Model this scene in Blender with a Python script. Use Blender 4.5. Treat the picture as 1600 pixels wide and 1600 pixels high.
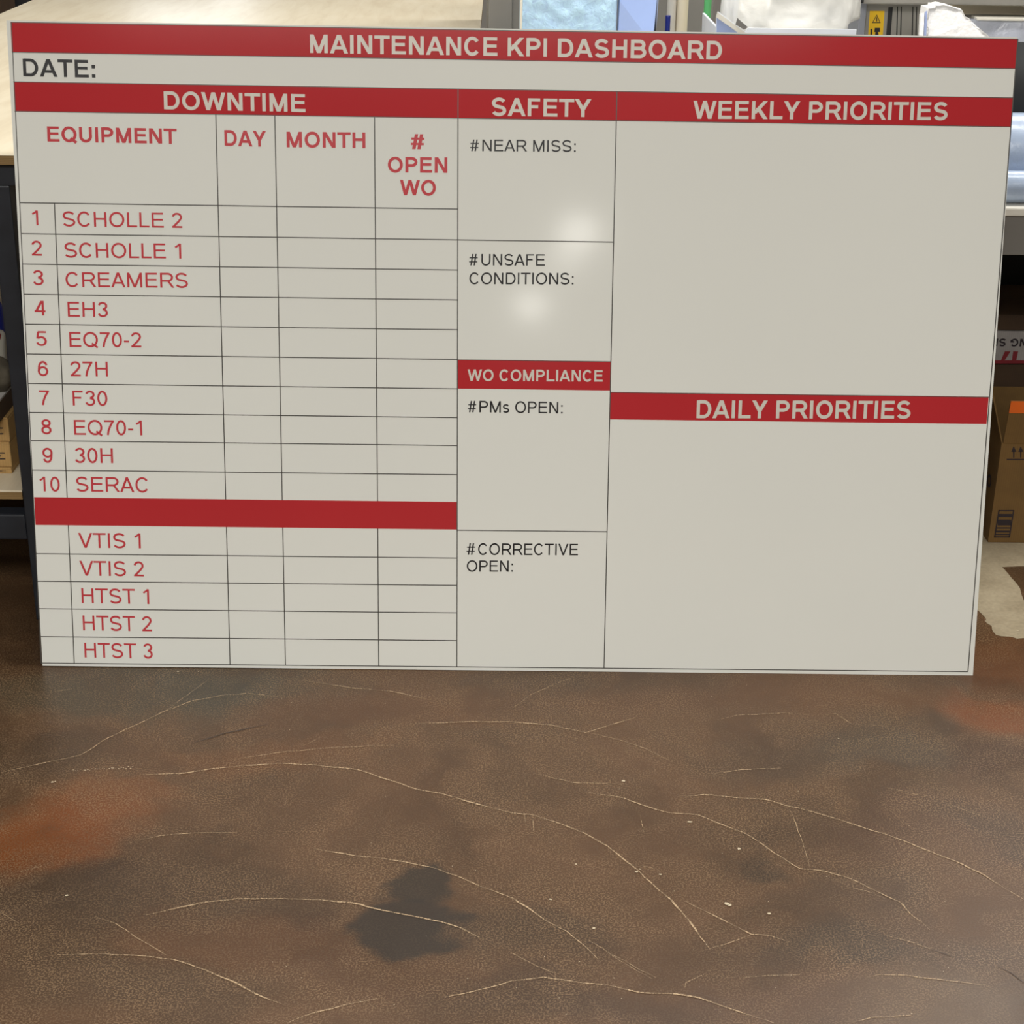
import bpy, bmesh, math, random
from mathutils import Vector, Matrix, noise
random.seed(7)
SC = bpy.context.scene
COL = SC.collection
for o in list(bpy.data.objects):
    bpy.data.objects.remove(o)

# ------------------------------------------------------------------ camera
CP = Vector((0.88323129, -2.88453223, 1.57283719))
RW = [Vector((0.9998831347, -0.0063686449, 0.0138981036)),
      Vector((0.0102763234, -0.3930847280, -0.9194448291)),
      Vector((0.0113187500, 0.9194801993, -0.3929733438))]
FPX = 2600.0
cam = bpy.data.cameras.new('camera')
cam.sensor_width = 36.0
cam.lens = FPX / 1600 * 36.0
cam.clip_start = 0.05
cam_ob = bpy.data.objects.new('camera', cam)
COL.objects.link(cam_ob)
r, u, b = RW[0], -RW[1], -RW[2]
cam_ob.matrix_world = Matrix(((r.x, u.x, b.x, CP.x), (r.y, u.y, b.y, CP.y), (r.z, u.z, b.z, CP.z), (0, 0, 0, 1)))
SC.camera = cam_ob

# ------------------------------------------------------------------ light
SC.view_settings.view_transform = 'Standard'
SC.view_settings.look = 'None'
SC.view_settings.gamma = 1.0
SC.view_settings.use_curve_mapping = False
SC.view_settings.exposure = 0.0
SC.cycles.use_denoising = True
SC.cycles.max_bounces = 8
W = bpy.data.worlds.new('world')
SC.world = W
W.use_nodes = True
W.node_tree.nodes['Background'].inputs[0].default_value = (1.0, 0.95, 0.88, 1)
W.node_tree.nodes['Background'].inputs[1].default_value = 0.05


def area(name, loc, sx, sy, power, color=(1, 0.95, 0.87), aim=None):
    l = bpy.data.lights.new(name, 'AREA')
    l.shape = 'RECTANGLE'
    l.size, l.size_y = sx, sy
    l.energy = power
    l.color = color
    o = bpy.data.objects.new(name, l)
    o.location = loc
    if aim is not None:
        o.rotation_euler = (Vector(aim) - Vector(loc)).to_track_quat('-Z', 'Y').to_euler()
    COL.objects.link(o)
    return o


WARM = (1.0, 0.975, 0.92)
area('ceiling_lamp_front', (0.6, -4.8, 3.9), 5.0, 1.6, 385, WARM)
area('ceiling_lamp_middle', (1.6, 0.6, 3.9), 3.2, 0.8, 90, WARM)
area('ceiling_lamp_bench', (3.3, 3.0, 3.9), 2.8, 1.3, 125, WARM)
area('table_fill_lamp', (0.2, 1.2, 3.9), 2.6, 0.7, 62, WARM)  # extra overhead fill, added to brighten the tabletop and bench
area('ceiling_lamp_far', (0.6, -8.3, 3.9), 5.0, 1.6, 220, WARM)
area('far_window', (-0.85, 6.9, 2.1), 0.7, 1.0, 7, (0.85, 0.93, 1.0), aim=(-0.6, 0, 0.9))
# three hanging lamps far down the hall, seen as soft highlights in the glossy sign
for nm, loc, s, e in (('hanging_lamp', (1.69, -13.0, 2.65), 0.40, 3.2),
                      ('hanging_lamp', (1.57, -13.0, 2.40), 0.34, 1.0),
                      ('hanging_lamp', (1.23, -13.0, 1.93), 0.32, 2.1)):
    area(nm, loc, s, s * 0.8, e, (1, 0.97, 0.9), aim=(0.9, 0, 0.7)).data.shape = 'ELLIPSE'


# ------------------------------------------------------------------ pixel helpers
def ray(px, py):
    v = Vector(((px - 800) / FPX, (py - 800) / FPX, 1.0))
    return RW[0] * v.x + RW[1] * v.y + RW[2] * v.z


def aty(px, py, y):
    d = ray(px, py)
    return CP + d * ((y - CP.y) / d.y)


def atz(px, py, z):
    d = ray(px, py)
    return CP + d * ((z - CP.z) / d.z)


TH = math.radians(10.7)
BX, BU, BN = Vector((1, 0, 0)), Vector((0, math.sin(TH), math.cos(TH))), Vector((0, -math.cos(TH), math.sin(TH)))


def on_sign(px, py):
    d = ray(px, py)
    p = CP - d * (CP.dot(BN) / d.dot(BN))
    return Vector((p.x, p.dot(BU)))


# ------------------------------------------------------------------ materials
def lin(c):
    return tuple((v / 255 / 12.92) if v / 255 <= 0.04045 else ((v / 255 + 0.055) / 1.055) ** 2.4 for v in c)


class NT:
    def __init__(self, name, rough=0.5, metal=0.0, spec=0.5):
        self.m = bpy.data.materials.new(name)
        self.m.use_nodes = True
        self.t = self.m.node_tree
        self.p = self.t.nodes['Principled BSDF']
        self.p.inputs['Roughness'].default_value = rough
        self.p.inputs['Metallic'].default_value = metal
        self.p.inputs['Specular IOR Level'].default_value = spec

    def n(self, typ, **kw):
        nd = self.t.nodes.new(typ)
        for k, v in kw.items():
            setattr(nd, k, v)
        return nd

    def l(self, a, bb):
        self.t.links.new(a, bb)

    def coord(self):
        return self.n('ShaderNodeTexCoord').outputs['Object']

    def noise(self, vec, scale, detail=3, rough=0.5, dist=0.0):
        nd = self.n('ShaderNodeTexNoise')
        nd.inputs['Scale'].default_value = scale
        nd.inputs['Detail'].default_value = detail
        nd.inputs['Roughness'].default_value = rough
        nd.inputs['Distortion'].default_value = dist
        self.l(vec, nd.inputs['Vector'])
        return nd

    def ramp(self, fac, stops):
        nd = self.n('ShaderNodeValToRGB')
        e = nd.color_ramp.elements
        while len(e) < len(stops):
            e.new(0.5)
        for el, (pos, c) in zip(e, stops):
            el.position = pos
            el.color = (*c, 1) if len(c) == 3 else c
        self.l(fac, nd.inputs[0])
        return nd.outputs[0]

    def math(self, op, a, bb=None, clamp=False):
        nd = self.n('ShaderNodeMath', operation=op, use_clamp=clamp)
        for i, v in enumerate((a, bb)):
            if v is None:
                continue
            if isinstance(v, (int, float)):
                nd.inputs[i].default_value = v
            else:
                self.l(v, nd.inputs[i])
        return nd.outputs[0]

    def mix(self, fac, a, bb, mode='MIX'):
        nd = self.n('ShaderNodeMix', data_type='RGBA', blend_type=mode)
        for sock, v in ((nd.inputs[0], fac), (nd.inputs[6], a), (nd.inputs[7], bb)):
            if isinstance(v, (int, float)):
                sock.default_value = v
            elif isinstance(v, tuple):
                sock.default_value = (*v, 1)
            else:
                self.l(v, sock)
        return nd.outputs[2]

    def base(self, c):
        if isinstance(c, tuple):
            self.p.inputs['Base Color'].default_value = (*c, 1)
        else:
            self.l(c, self.p.inputs['Base Color'])

    def bump(self, h, strength=0.2, dist=0.01):
        nd = self.n('ShaderNodeBump')
        nd.inputs['Strength'].default_value = strength
        nd.inputs['Distance'].default_value = dist
        self.l(h, nd.inputs['Height'])
        self.l(nd.outputs[0], self.p.inputs['Normal'])


def plain(name, c, rough=0.5, metal=0.0, var=0.06, scale=8.0, spec=0.5, bump=0.0, bscale=60.0):
    """A painted or moulded surface with slight unevenness."""
    k = NT(name, rough, metal, spec)
    n = k.noise(k.coord(), scale, 4)
    lo = tuple(v * (1 - var) for v in c)
    hi = tuple(min(1, v * (1 + var)) for v in c)
    k.base(k.ramp(n.outputs[0], [(0.3, lo), (0.7, hi)]))
    if bump:
        k.bump(k.noise(k.coord(), bscale, 3).outputs[0], bump, 0.004)
    return k.m


M = {}
M['sign_white'] = plain('white gloss laminate', (0.775, 0.785, 0.735), 0.08, var=0.012, scale=2)
M['red'] = plain('red print', (0.47, 0.030, 0.036), 0.12, var=0.03, scale=3)
M['red_text'] = plain('red lettering', (0.54, 0.050, 0.062), 0.25, var=0.02)
M['white_text'] = plain('white lettering', (0.66, 0.63, 0.56), 0.25, var=0.01)
M['black_text'] = plain('black lettering', (0.012, 0.011, 0.012), 0.3, var=0.05)
M['line'] = plain('dark grey ruling', (0.075, 0.070, 0.062), 0.35, var=0.1)
M['plywood_top'] = None
M['navy_steel'] = plain('dark blue grey steel', (0.016, 0.019, 0.025), 0.42, var=0.2, scale=20)
M['black_steel'] = plain('black steel', (0.010, 0.010, 0.011), 0.5, var=0.2)
M['grey_metal'] = plain('grey painted metal', lin((150, 147, 140)), 0.4, var=0.05)
M['dark_grey_metal'] = plain('darker grey painted metal', lin((118, 115, 110)), 0.45, var=0.04)
M['blue_grey_metal'] = plain('blue grey painted metal', lin((140, 143, 152)), 0.4, var=0.04)
M['white_metal'] = plain('white painted edge', (0.74, 0.71, 0.63), 0.4, var=0.03)
M['cream'] = plain('cream vinyl', lin((205, 193, 168)), 0.4, var=0.05)
M['pale_grey'] = plain('pale grey vinyl', lin((190, 184, 172)), 0.4, var=0.04)
M['green'] = plain('green plastic', lin((88, 170, 104)), 0.4, var=0.05)
M['blue'] = plain('dark blue plastic', (0.004, 0.012, 0.16), 0.35, var=0.05)
M['blue_paper'] = plain('blue grey edge', lin((150, 165, 205)), 0.5, var=0.03)
M['yellow'] = plain('yellow warning label', (0.86, 0.53, 0.008), 0.4, var=0.03)
M['paper'] = plain('white paper', (0.92, 0.91, 0.90), 0.8, var=0.02, bump=0.6, bscale=90)
M['orange'] = plain('orange tape', (0.75, 0.13, 0.01), 0.4, var=0.05)
M['print'] = plain('black carton print', (0.020, 0.012, 0.016), 0.7, var=0.1)
M['red_print'] = plain('dark red carton print', (0.20, 0.012, 0.018), 0.6, var=0.1)
M['black_roll'] = plain('black vinyl', (0.009, 0.010, 0.011), 0.6, var=0.2, spec=0.25)
M['rust'] = plain('rust orange plastic', (0.22, 0.06, 0.02), 0.5, var=0.1)
M['grey_sack'] = plain('grey brown cloth', (0.10, 0.085, 0.06), 0.85, var=0.25, scale=40, bump=0.5)
M['tub_white'] = plain('off white plastic', (0.5, 0.48, 0.42), 0.4, var=0.03)
M['lid_grey'] = plain('pale grey card', (0.46, 0.44, 0.41), 0.75, var=0.08, scale=50)
M['wall'] = plain('pale wall paint', (0.56, 0.53, 0.48), 0.8, var=0.03, scale=1.5)
M['dark_wall'] = plain('grey wall paint', (0.36, 0.34, 0.31), 0.8, var=0.04, scale=1.5)
M['ceiling'] = plain('dark warehouse ceiling', (0.20, 0.19, 0.18), 0.85, var=0.02)
M['core'] = plain('brown cardboard core', (0.26, 0.17, 0.09), 0.8, var=0.1)


def carton_mat(name, c):
    k = NT(name, 0.8)
    co = k.coord()
    n = k.noise(co, 14, 5, 0.6)
    w = k.n('ShaderNodeTexWave', bands_direction='X')
    w.inputs['Scale'].default_value = 60
    w.inputs['Distortion'].default_value = 1.0
    k.l(co, w.inputs['Vector'])
    c1 = k.ramp(n.outputs[0], [(0.25, tuple(v * 0.8 for v in c)), (0.75, tuple(v * 1.15 for v in c))])
    k.base(k.mix(0.10, c1, w.outputs[0], 'MULTIPLY'))
    return k.m


M['carton'] = carton_mat('brown corrugated carton', (0.17, 0.092, 0.024))  # brown lowered to imitate shade beneath the bench
M['carton_dark'] = carton_mat('dark brown carton', (0.060, 0.031, 0.013))  # darker brown: shade under the bench is put into the colour
M['carton_tan'] = carton_mat('tan carton', (0.46, 0.28, 0.10))
M['carton_white'] = carton_mat('whitish printed carton', (0.34, 0.31, 0.29))


def ply_mat():
    k = NT('pale plywood top', 0.34)
    co = k.coord()
    mp = k.n('ShaderNodeMapping')
    mp.inputs['Scale'].default_value = (6.0, 0.9, 6.0)
    k.l(co, mp.inputs['Vector'])
    g = k.noise(mp.outputs[0], 5.0, 6, 0.6, 0.6)
    n2 = k.noise(co, 2.2, 4)
    c = k.ramp(g.outputs[0], [(0.3, (0.66, 0.56, 0.40)), (0.52, (0.75, 0.66, 0.49)), (0.75, (0.80, 0.72, 0.56))])
    k.base(k.mix(k.math('MULTIPLY', n2.outputs[0], 0.25), c, (0.80, 0.74, 0.60)))
    return k.m


def ply_edge():
    k = NT('plywood edge', 0.6)
    co = k.coord()
    w = k.n('ShaderNodeTexWave', bands_direction='Z')
    w.inputs['Scale'].default_value = 90
    w.inputs['Distortion'].default_value = 0.5
    k.l(co, w.inputs['Vector'])
    k.base(k.ramp(w.outputs[0], [(0.2, (0.17, 0.10, 0.035)), (0.8, (0.30, 0.19, 0.07))]))
    return k.m


M['plywood_top'] = ply_mat()
M['ply_edge'] = ply_edge()


def film_mat(name, c, bump, scale, rough=0.22, var=0.10):
    k = NT(name, rough)
    co = k.coord()
    n = k.noise(co, scale, 5, 0.6, 0.8)
    k.base(k.ramp(n.outputs[0], [(0.3, tuple(v * (1 - var) for v in c)), (0.7, tuple(min(1, v * (1 + var)) for v in c))]))
    k.bump(n.outputs[0], bump, 0.01)
    return k.m


M['ice_film'] = film_mat('pale blue bubble film', (0.48, 0.70, 1.0), 0.5, 60, 0.35, 0.16)
M['blue_film'] = film_mat('light blue film', (0.42, 0.56, 0.98), 0.05, 4, var=0.04)
M['blue_grey_film'] = film_mat('blue grey plastic film', (0.38, 0.46, 0.60), 0.35, 9)
M['grey_film'] = film_mat('grey plastic film', (0.50, 0.53, 0.62), 0.5, 14)
M['bag_film'] = film_mat('white plastic bag film', (0.88, 0.87, 0.82), 0.25, 10, 0.28, 0.03)
M['bin_blue'] = plain('bluish white bin plastic', (0.78, 0.81, 0.87), 0.3, var=0.03)


# ---- floor: stained brown concrete; blots of stain and painted sheen placed on the floor in metres (x, y, rx, ry, colour, strength)
def floor_mat():
    k = NT('stained brown concrete', 0.34, spec=0.30)
    co = k.coord()
    warp = k.noise(co, 3.0, 5, 0.6)
    sub = k.n('ShaderNodeVectorMath', operation='SUBTRACT')
    k.l(warp.outputs['Color'], sub.inputs[0])
    sub.inputs[1].default_value = (0.5, 0.5, 0.5)
    scl = k.n('ShaderNodeVectorMath', operation='SCALE')
    k.l(sub.outputs[0], scl.inputs[0])
    scl.inputs['Scale'].default_value = 0.42
    add = k.n('ShaderNodeVectorMath', operation='ADD')
    k.l(co, add.inputs[0])
    k.l(scl.outputs[0], add.inputs[1])
    wp = add.outputs[0]
    n1 = k.noise(wp, 2.3, 8, 0.62, 0.5)
    c = k.ramp(n1.outputs[0], [(0.28, (0.070, 0.054, 0.042)), (0.45, (0.118, 0.083, 0.056)),
                               (0.60, (0.160, 0.108, 0.070)), (0.80, (0.185, 0.120, 0.080))])
    BL = FLOOR_BLOTS
    mot = k.ramp(k.noise(co, 16, 7, 0.72).outputs[0], [(0.28, (0.62, 0.62, 0.62)), (0.50, (1, 1, 1))])
    def blot(c, px, py, rx, ry, colr, st):
        p = atz(px, py, 0)
        mp = k.n('ShaderNodeVectorMath', operation='SUBTRACT')
        k.l(wp, mp.inputs[0])
        mp.inputs[1].default_value = (p.x, p.y, 0)
        dv = k.n('ShaderNodeVectorMath', operation='DIVIDE')
        k.l(mp.outputs[0], dv.inputs[0])
        dv.inputs[1].default_value = (rx, ry, 1)
        ln = k.n('ShaderNodeVectorMath', operation='LENGTH')
        k.l(dv.outputs[0], ln.inputs[0])
        mr = k.n('ShaderNodeMapRange', interpolation_type='SMOOTHSTEP')
        k.l(ln.outputs['Value'], mr.inputs['Value'])
        soft = 0.35 if st < 0.95 else 0.75
        mr.inputs['From Min'].default_value = 1.25
        mr.inputs['From Max'].default_value = soft
        mr.inputs['To Max'].default_value = min(st * 1.12, 0.90) if st < 0.95 else 0.80
        return k.mix(k.math('MULTIPLY', mr.outputs[0], mot) if st < 0.95 else mr.outputs[0], c, tuple(colr))

    for bl in BL:
        if bl[5] < 0.95:
            c = blot(c, *bl)
    c = k.mix(1.0, c, (0.54, 0.40, 0.285), 'MULTIPLY')
    # fine mineral grain
    sp = k.noise(co, 330, 3, 0.65)
    n3 = k.noise(wp, 5.5, 5, 0.6)
    amt = k.math('MULTIPLY', k.ramp(sp.outputs[0], [(0.50, (0, 0, 0)), (0.62, (1, 1, 1))]),
                 k.ramp(n3.outputs[0], [(0.36, (0.18, 0.18, 0.18)), (0.62, (0.85, 0.85, 0.85))]))
    c = k.mix(amt, c, (0.37, 0.235, 0.125))
    dk = k.noise(co, 330, 2, 0.6)
    c = k.mix(k.math('MULTIPLY', k.ramp(dk.outputs[0], [(0.52, (0, 0, 0)), (0.72, (1, 1, 1))]), 0.7), c, (0.035, 0.026, 0.020))
    for bl in BL:
        if bl[5] >= 0.95:
            c = blot(c, *bl)
    k.base(c)
    rr = k.ramp(n1.outputs[0], [(0.3, (0.28, 0.28, 0.28)), (0.75, (0.44, 0.44, 0.44))])
    k.l(rr, k.p.inputs['Roughness'])
    k.bump(sp.outputs[0], 0.10, 0.002)
    return k.m


RUST = (0.27, 0.100, 0.026)
FLOOR_BLOTS = [
    (190, 1085, 0.38, 0.12, (0.088, 0.094, 0.082), 0.85),
    (400, 1085, 0.22, 0.10, (0.080, 0.092, 0.090), 0.8),  # grey-green painted in for the sign's sheen on the floor
    (30, 1180, 0.22, 0.12, (0.070, 0.058, 0.044), 0.7),
    (40, 1310, 0.14, 0.10, RUST, 0.70),
    (120, 1268, 0.14, 0.07, RUST, 0.55),
    (210, 1235, 0.12, 0.05, (0.21, 0.105, 0.050), 0.7),
    (420, 1180, 0.22, 0.06, (0.19, 0.105, 0.055), 0.6),
    (560, 1120, 0.26, 0.08, (0.17, 0.095, 0.055), 0.5),
    (740, 1100, 0.22, 0.09, (0.20, 0.12, 0.070), 0.5),
    (1030, 1090, 0.20, 0.08, (0.15, 0.090, 0.058), 0.5),
    (1330, 1090, 0.26, 0.08, (0.205, 0.118, 0.062), 0.6),
    (1560, 1112, 0.13, 0.09, (0.25, 0.092, 0.024), 0.9),
    (1560, 1030, 0.14, 0.12, (0.20, 0.10, 0.050), 0.6),
    (1560, 1195, 0.14, 0.09, (0.075, 0.045, 0.030), 0.85),
    (1370, 1185, 0.18, 0.10, (0.098, 0.094, 0.090), 0.85),  # grey stands in for light reflected from the sign
    (1180, 1180, 0.17, 0.08, (0.090, 0.070, 0.054), 0.6),
    (250, 1400, 0.32, 0.12, (0.082, 0.066, 0.054), 0.6),
    (60, 1430, 0.18, 0.16, (0.075, 0.062, 0.052), 0.6),
    (662, 1374, 0.062, 0.066, (0.026, 0.021, 0.016), 0.96),
    (678, 1440, 0.082, 0.062, (0.025, 0.020, 0.016), 0.96),
    (480, 1425, 0.06, 0.035, (0.085, 0.060, 0.046), 0.7),
    (820, 1455, 0.14, 0.09, (0.076, 0.062, 0.050), 0.65),
    (1180, 1338, 0.045, 0.040, (0.070, 0.056, 0.044), 0.8),
    (1330, 1400, 0.16, 0.08, (0.100, 0.078, 0.062), 0.6),
    (1280, 1470, 0.17, 0.055, (0.080, 0.068, 0.058), 0.85),
    (1480, 1320, 0.22, 0.10, (0.135, 0.092, 0.076), 0.6),
    (1560, 1320, 0.09, 0.07, (0.085, 0.070, 0.062), 0.6),
    (1230, 1560, 0.20, 0.08, (0.155, 0.108, 0.085), 0.6),
    (880, 1560, 0.26, 0.07, (0.088, 0.070, 0.060), 0.6),
    (390, 1460, 0.20, 0.08, (0.165, 0.095, 0.055), 0.5),
    (600, 1520, 0.22, 0.08, (0.140, 0.088, 0.058), 0.5),
    (180, 1550, 0.26, 0.10, (0.086, 0.072, 0.058), 0.55),
    (1450, 1550, 0.16, 0.09, (0.190, 0.160, 0.130), 0.6),  # paler patch painted in for lamp sheen
]
M['floor'] = floor_mat()


def bare_mat():
    k = NT('bare grey tan concrete', 0.75)
    co = k.coord()
    n = k.noise(co, 9, 6, 0.6)
    f = k.noise(co, 120, 3)
    c = k.ramp(n.outputs[0], [(0.3, (0.25, 0.20, 0.125)), (0.7, (0.36, 0.30, 0.20))])
    k.base(k.mix(0.25, c, f.outputs[0], 'OVERLAY'))
    return k.m


def crack_mat():
    k = NT('pale floor cracks', 0.6)
    co = k.coord()
    n = k.noise(co, 28, 5, 0.7)
    f = k.noise(co, 330, 2)
    a = k.math('MULTIPLY', k.ramp(n.outputs[0], [(0.34, (0.12, 0.12, 0.12)), (0.56, (1, 1, 1))]),
               k.ramp(f.outputs[0], [(0.36, (0.25, 0.25, 0.25)), (0.52, (1, 1, 1))]))
    k.base((0.48, 0.34, 0.20))
    k.l(a, k.p.inputs['Alpha'])
    return k.m


M['bare'] = bare_mat()
M['crack'] = crack_mat()
M['crack_dark'] = plain('dark floor cracks', (0.05, 0.035, 0.028), 0.7)
M['fleck'] = plain('pale floor flecks', (0.55, 0.46, 0.32), 0.7)


# ------------------------------------------------------------------ mesh helpers
def link(name, bm, mats, parent=None, smooth=False):
    me = bpy.data.meshes.new(name)
    bmesh.ops.recalc_face_normals(bm, faces=bm.faces)
    bm.to_mesh(me)
    bm.free()
    if not isinstance(mats, (list, tuple)):
        mats = [mats]
    for m in mats:
        me.materials.append(m)
    if smooth:
        for p in me.polygons:
            p.use_smooth = True
    o = bpy.data.objects.new(name, me)
    COL.objects.link(o)
    if parent is not None:
        o.parent = parent
    return o


def tag(o, label=None, cat=None, group=None, kind=None):
    for k_, v in (('label', label), ('category', cat), ('group', group), ('kind', kind)):
        if v:
            o[k_] = v
    return o


def empty(name, loc, label, cat, group=None):
    o = bpy.data.objects.new(name, None)
    o.location = loc
    o.empty_display_size = 0.1
    COL.objects.link(o)
    return tag(o, label, cat, group)


def box(bm, x0, x1, y0, y1, z0, z1, bev=0.0, mi=0):
    t = bmesh.new()
    bmesh.ops.create_cube(t, size=1)
    bmesh.ops.scale(t, vec=(x1 - x0, y1 - y0, z1 - z0), verts=t.verts)
    bmesh.ops.translate(t, vec=((x0 + x1) / 2, (y0 + y1) / 2, (z0 + z1) / 2), verts=t.verts)
    if bev:
        bmesh.ops.bevel(t, geom=list(t.edges), offset=bev, segments=2, affect='EDGES', profile=0.6)
    merge(bm, t, mi)


def merge(bm, t, mi=0):
    vm = {}
    for v in t.verts:
        vm[v] = bm.verts.new(v.co)
    for f in t.faces:
        try:
            nf = bm.faces.new([vm[v] for v in f.verts])
            nf.material_index = mi
            nf.smooth = f.smooth
        except ValueError:
            pass
    t.free()


def cyl(bm, p0, p1, r0, r1=None, seg=32, mi=0):
    r1 = r0 if r1 is None else r1
    p0, p1 = Vector(p0), Vector(p1)
    t = bmesh.new()
    bmesh.ops.create_cone(t, cap_ends=True, segments=seg, radius1=r0, radius2=r1, depth=(p1 - p0).length)
    q = (p1 - p0).to_track_quat('Z', 'Y').to_matrix().to_4x4()
    q.translation = (p0 + p1) / 2
    bmesh.ops.transform(t, matrix=q, verts=t.verts)
    for f in t.faces:
        f.smooth = len(f.verts) == 4
    merge(bm, t, mi)


def lathe(bm, prof, cx, cy, seg=32, mi=0):
    rings = []
    for (r_, z) in prof:
        rings.append([bm.verts.new((cx + r_ * math.cos(a * 2 * math.pi / seg), cy + r_ * math.sin(a * 2 * math.pi / seg), z)) for a in range(seg)])
    for a, bb in zip(rings, rings[1:]):
        for i in range(seg):
            f = bm.faces.new((a[i], a[(i + 1) % seg], bb[(i + 1) % seg], bb[i]))
            f.smooth = True
            f.material_index = mi
    for rg in (rings[0][::-1], rings[-1]):
        f = bm.faces.new(rg)
        f.material_index = mi


def prism(bm, pts, y0, y1, mi=0):
    """Outline of (x, z) points carried from y0 to y1."""
    a = [bm.verts.new((x, y0, z)) for x, z in pts]
    c = [bm.verts.new((x, y1, z)) for x, z in pts]
    n = len(pts)
    fs = [bm.faces.new(a), bm.faces.new(c[::-1])]
    for i in range(n):
        fs.append(bm.faces.new((a[i], c[i], c[(i + 1) % n], a[(i + 1) % n])))
    for f in fs:
        f.material_index = mi


# ------------------------------------------------------------------ lettering: strokes of one weight on a cap height of 1
def el(cx, cy, rx, ry, a0, a1, n=18):
    return [(cx + rx * math.cos(math.radians(a0 + (a1 - a0) * i / n)), cy + ry * math.sin(math.radians(a0 + (a1 - a0) * i / n))) for i in range(n + 1)]


def strip(pts, t, closed=False):
    n = len(pts)
    L, R = [], []
    for i in range(n):
        if closed:
            p, q, s = pts[i - 1], pts[i], pts[(i + 1) % n]
        else:
            p, q, s = pts[max(0, i - 1)], pts[i], pts[min(n - 1, i + 1)]
        d1 = Vector((q[0] - p[0], q[1] - p[1]))
        d2 = Vector((s[0] - q[0], s[1] - q[1]))
        d1 = d1.normalized() if d1.length > 1e-9 else d2.normalized()
        d2 = d2.normalized() if d2.length > 1e-9 else d1
        m = d1 + d2
        m = m.normalized() if m.length > 1e-6 else d1
        nn = Vector((-m.y, m.x))
        k = 1 / max(0.4, nn.dot(Vector((-d1.y, d1.x))))
        L.append((q[0] + nn.x * t / 2 * k, q[1] + nn.y * t / 2 * k))
        R.append((q[0] - nn.x * t / 2 * k, q[1] - nn.y * t / 2 * k))
    return [[L[i], R[i], R[(i + 1) % n], L[(i + 1) % n]] for i in range(n if closed else n - 1)]


def rc(x0, y0, x1, y1):
    return [[(x0, y0), (x1, y0), (x1, y1), (x0, y1)]]


def dg(xb, xt, hw, yb=0.0, yt=1.0):
    return [[(xb - hw / 2, yb), (xb + hw / 2, yb), (xt + hw / 2, yt), (xt - hw / 2, yt)]]


ADV = dict(zip('ABCDEFGHIKLMNOPQRSTUVWYs', (.667, .667, .722, .722, .667, .611, .778, .722, .278, .667, .556, .833, .722, .778, .667, .778, .722, .667, .611, .722, .667, .944, .667, .5)))
ADVB = dict(ADV, A=.722, B=.722, K=.722, L=.611)


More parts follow.
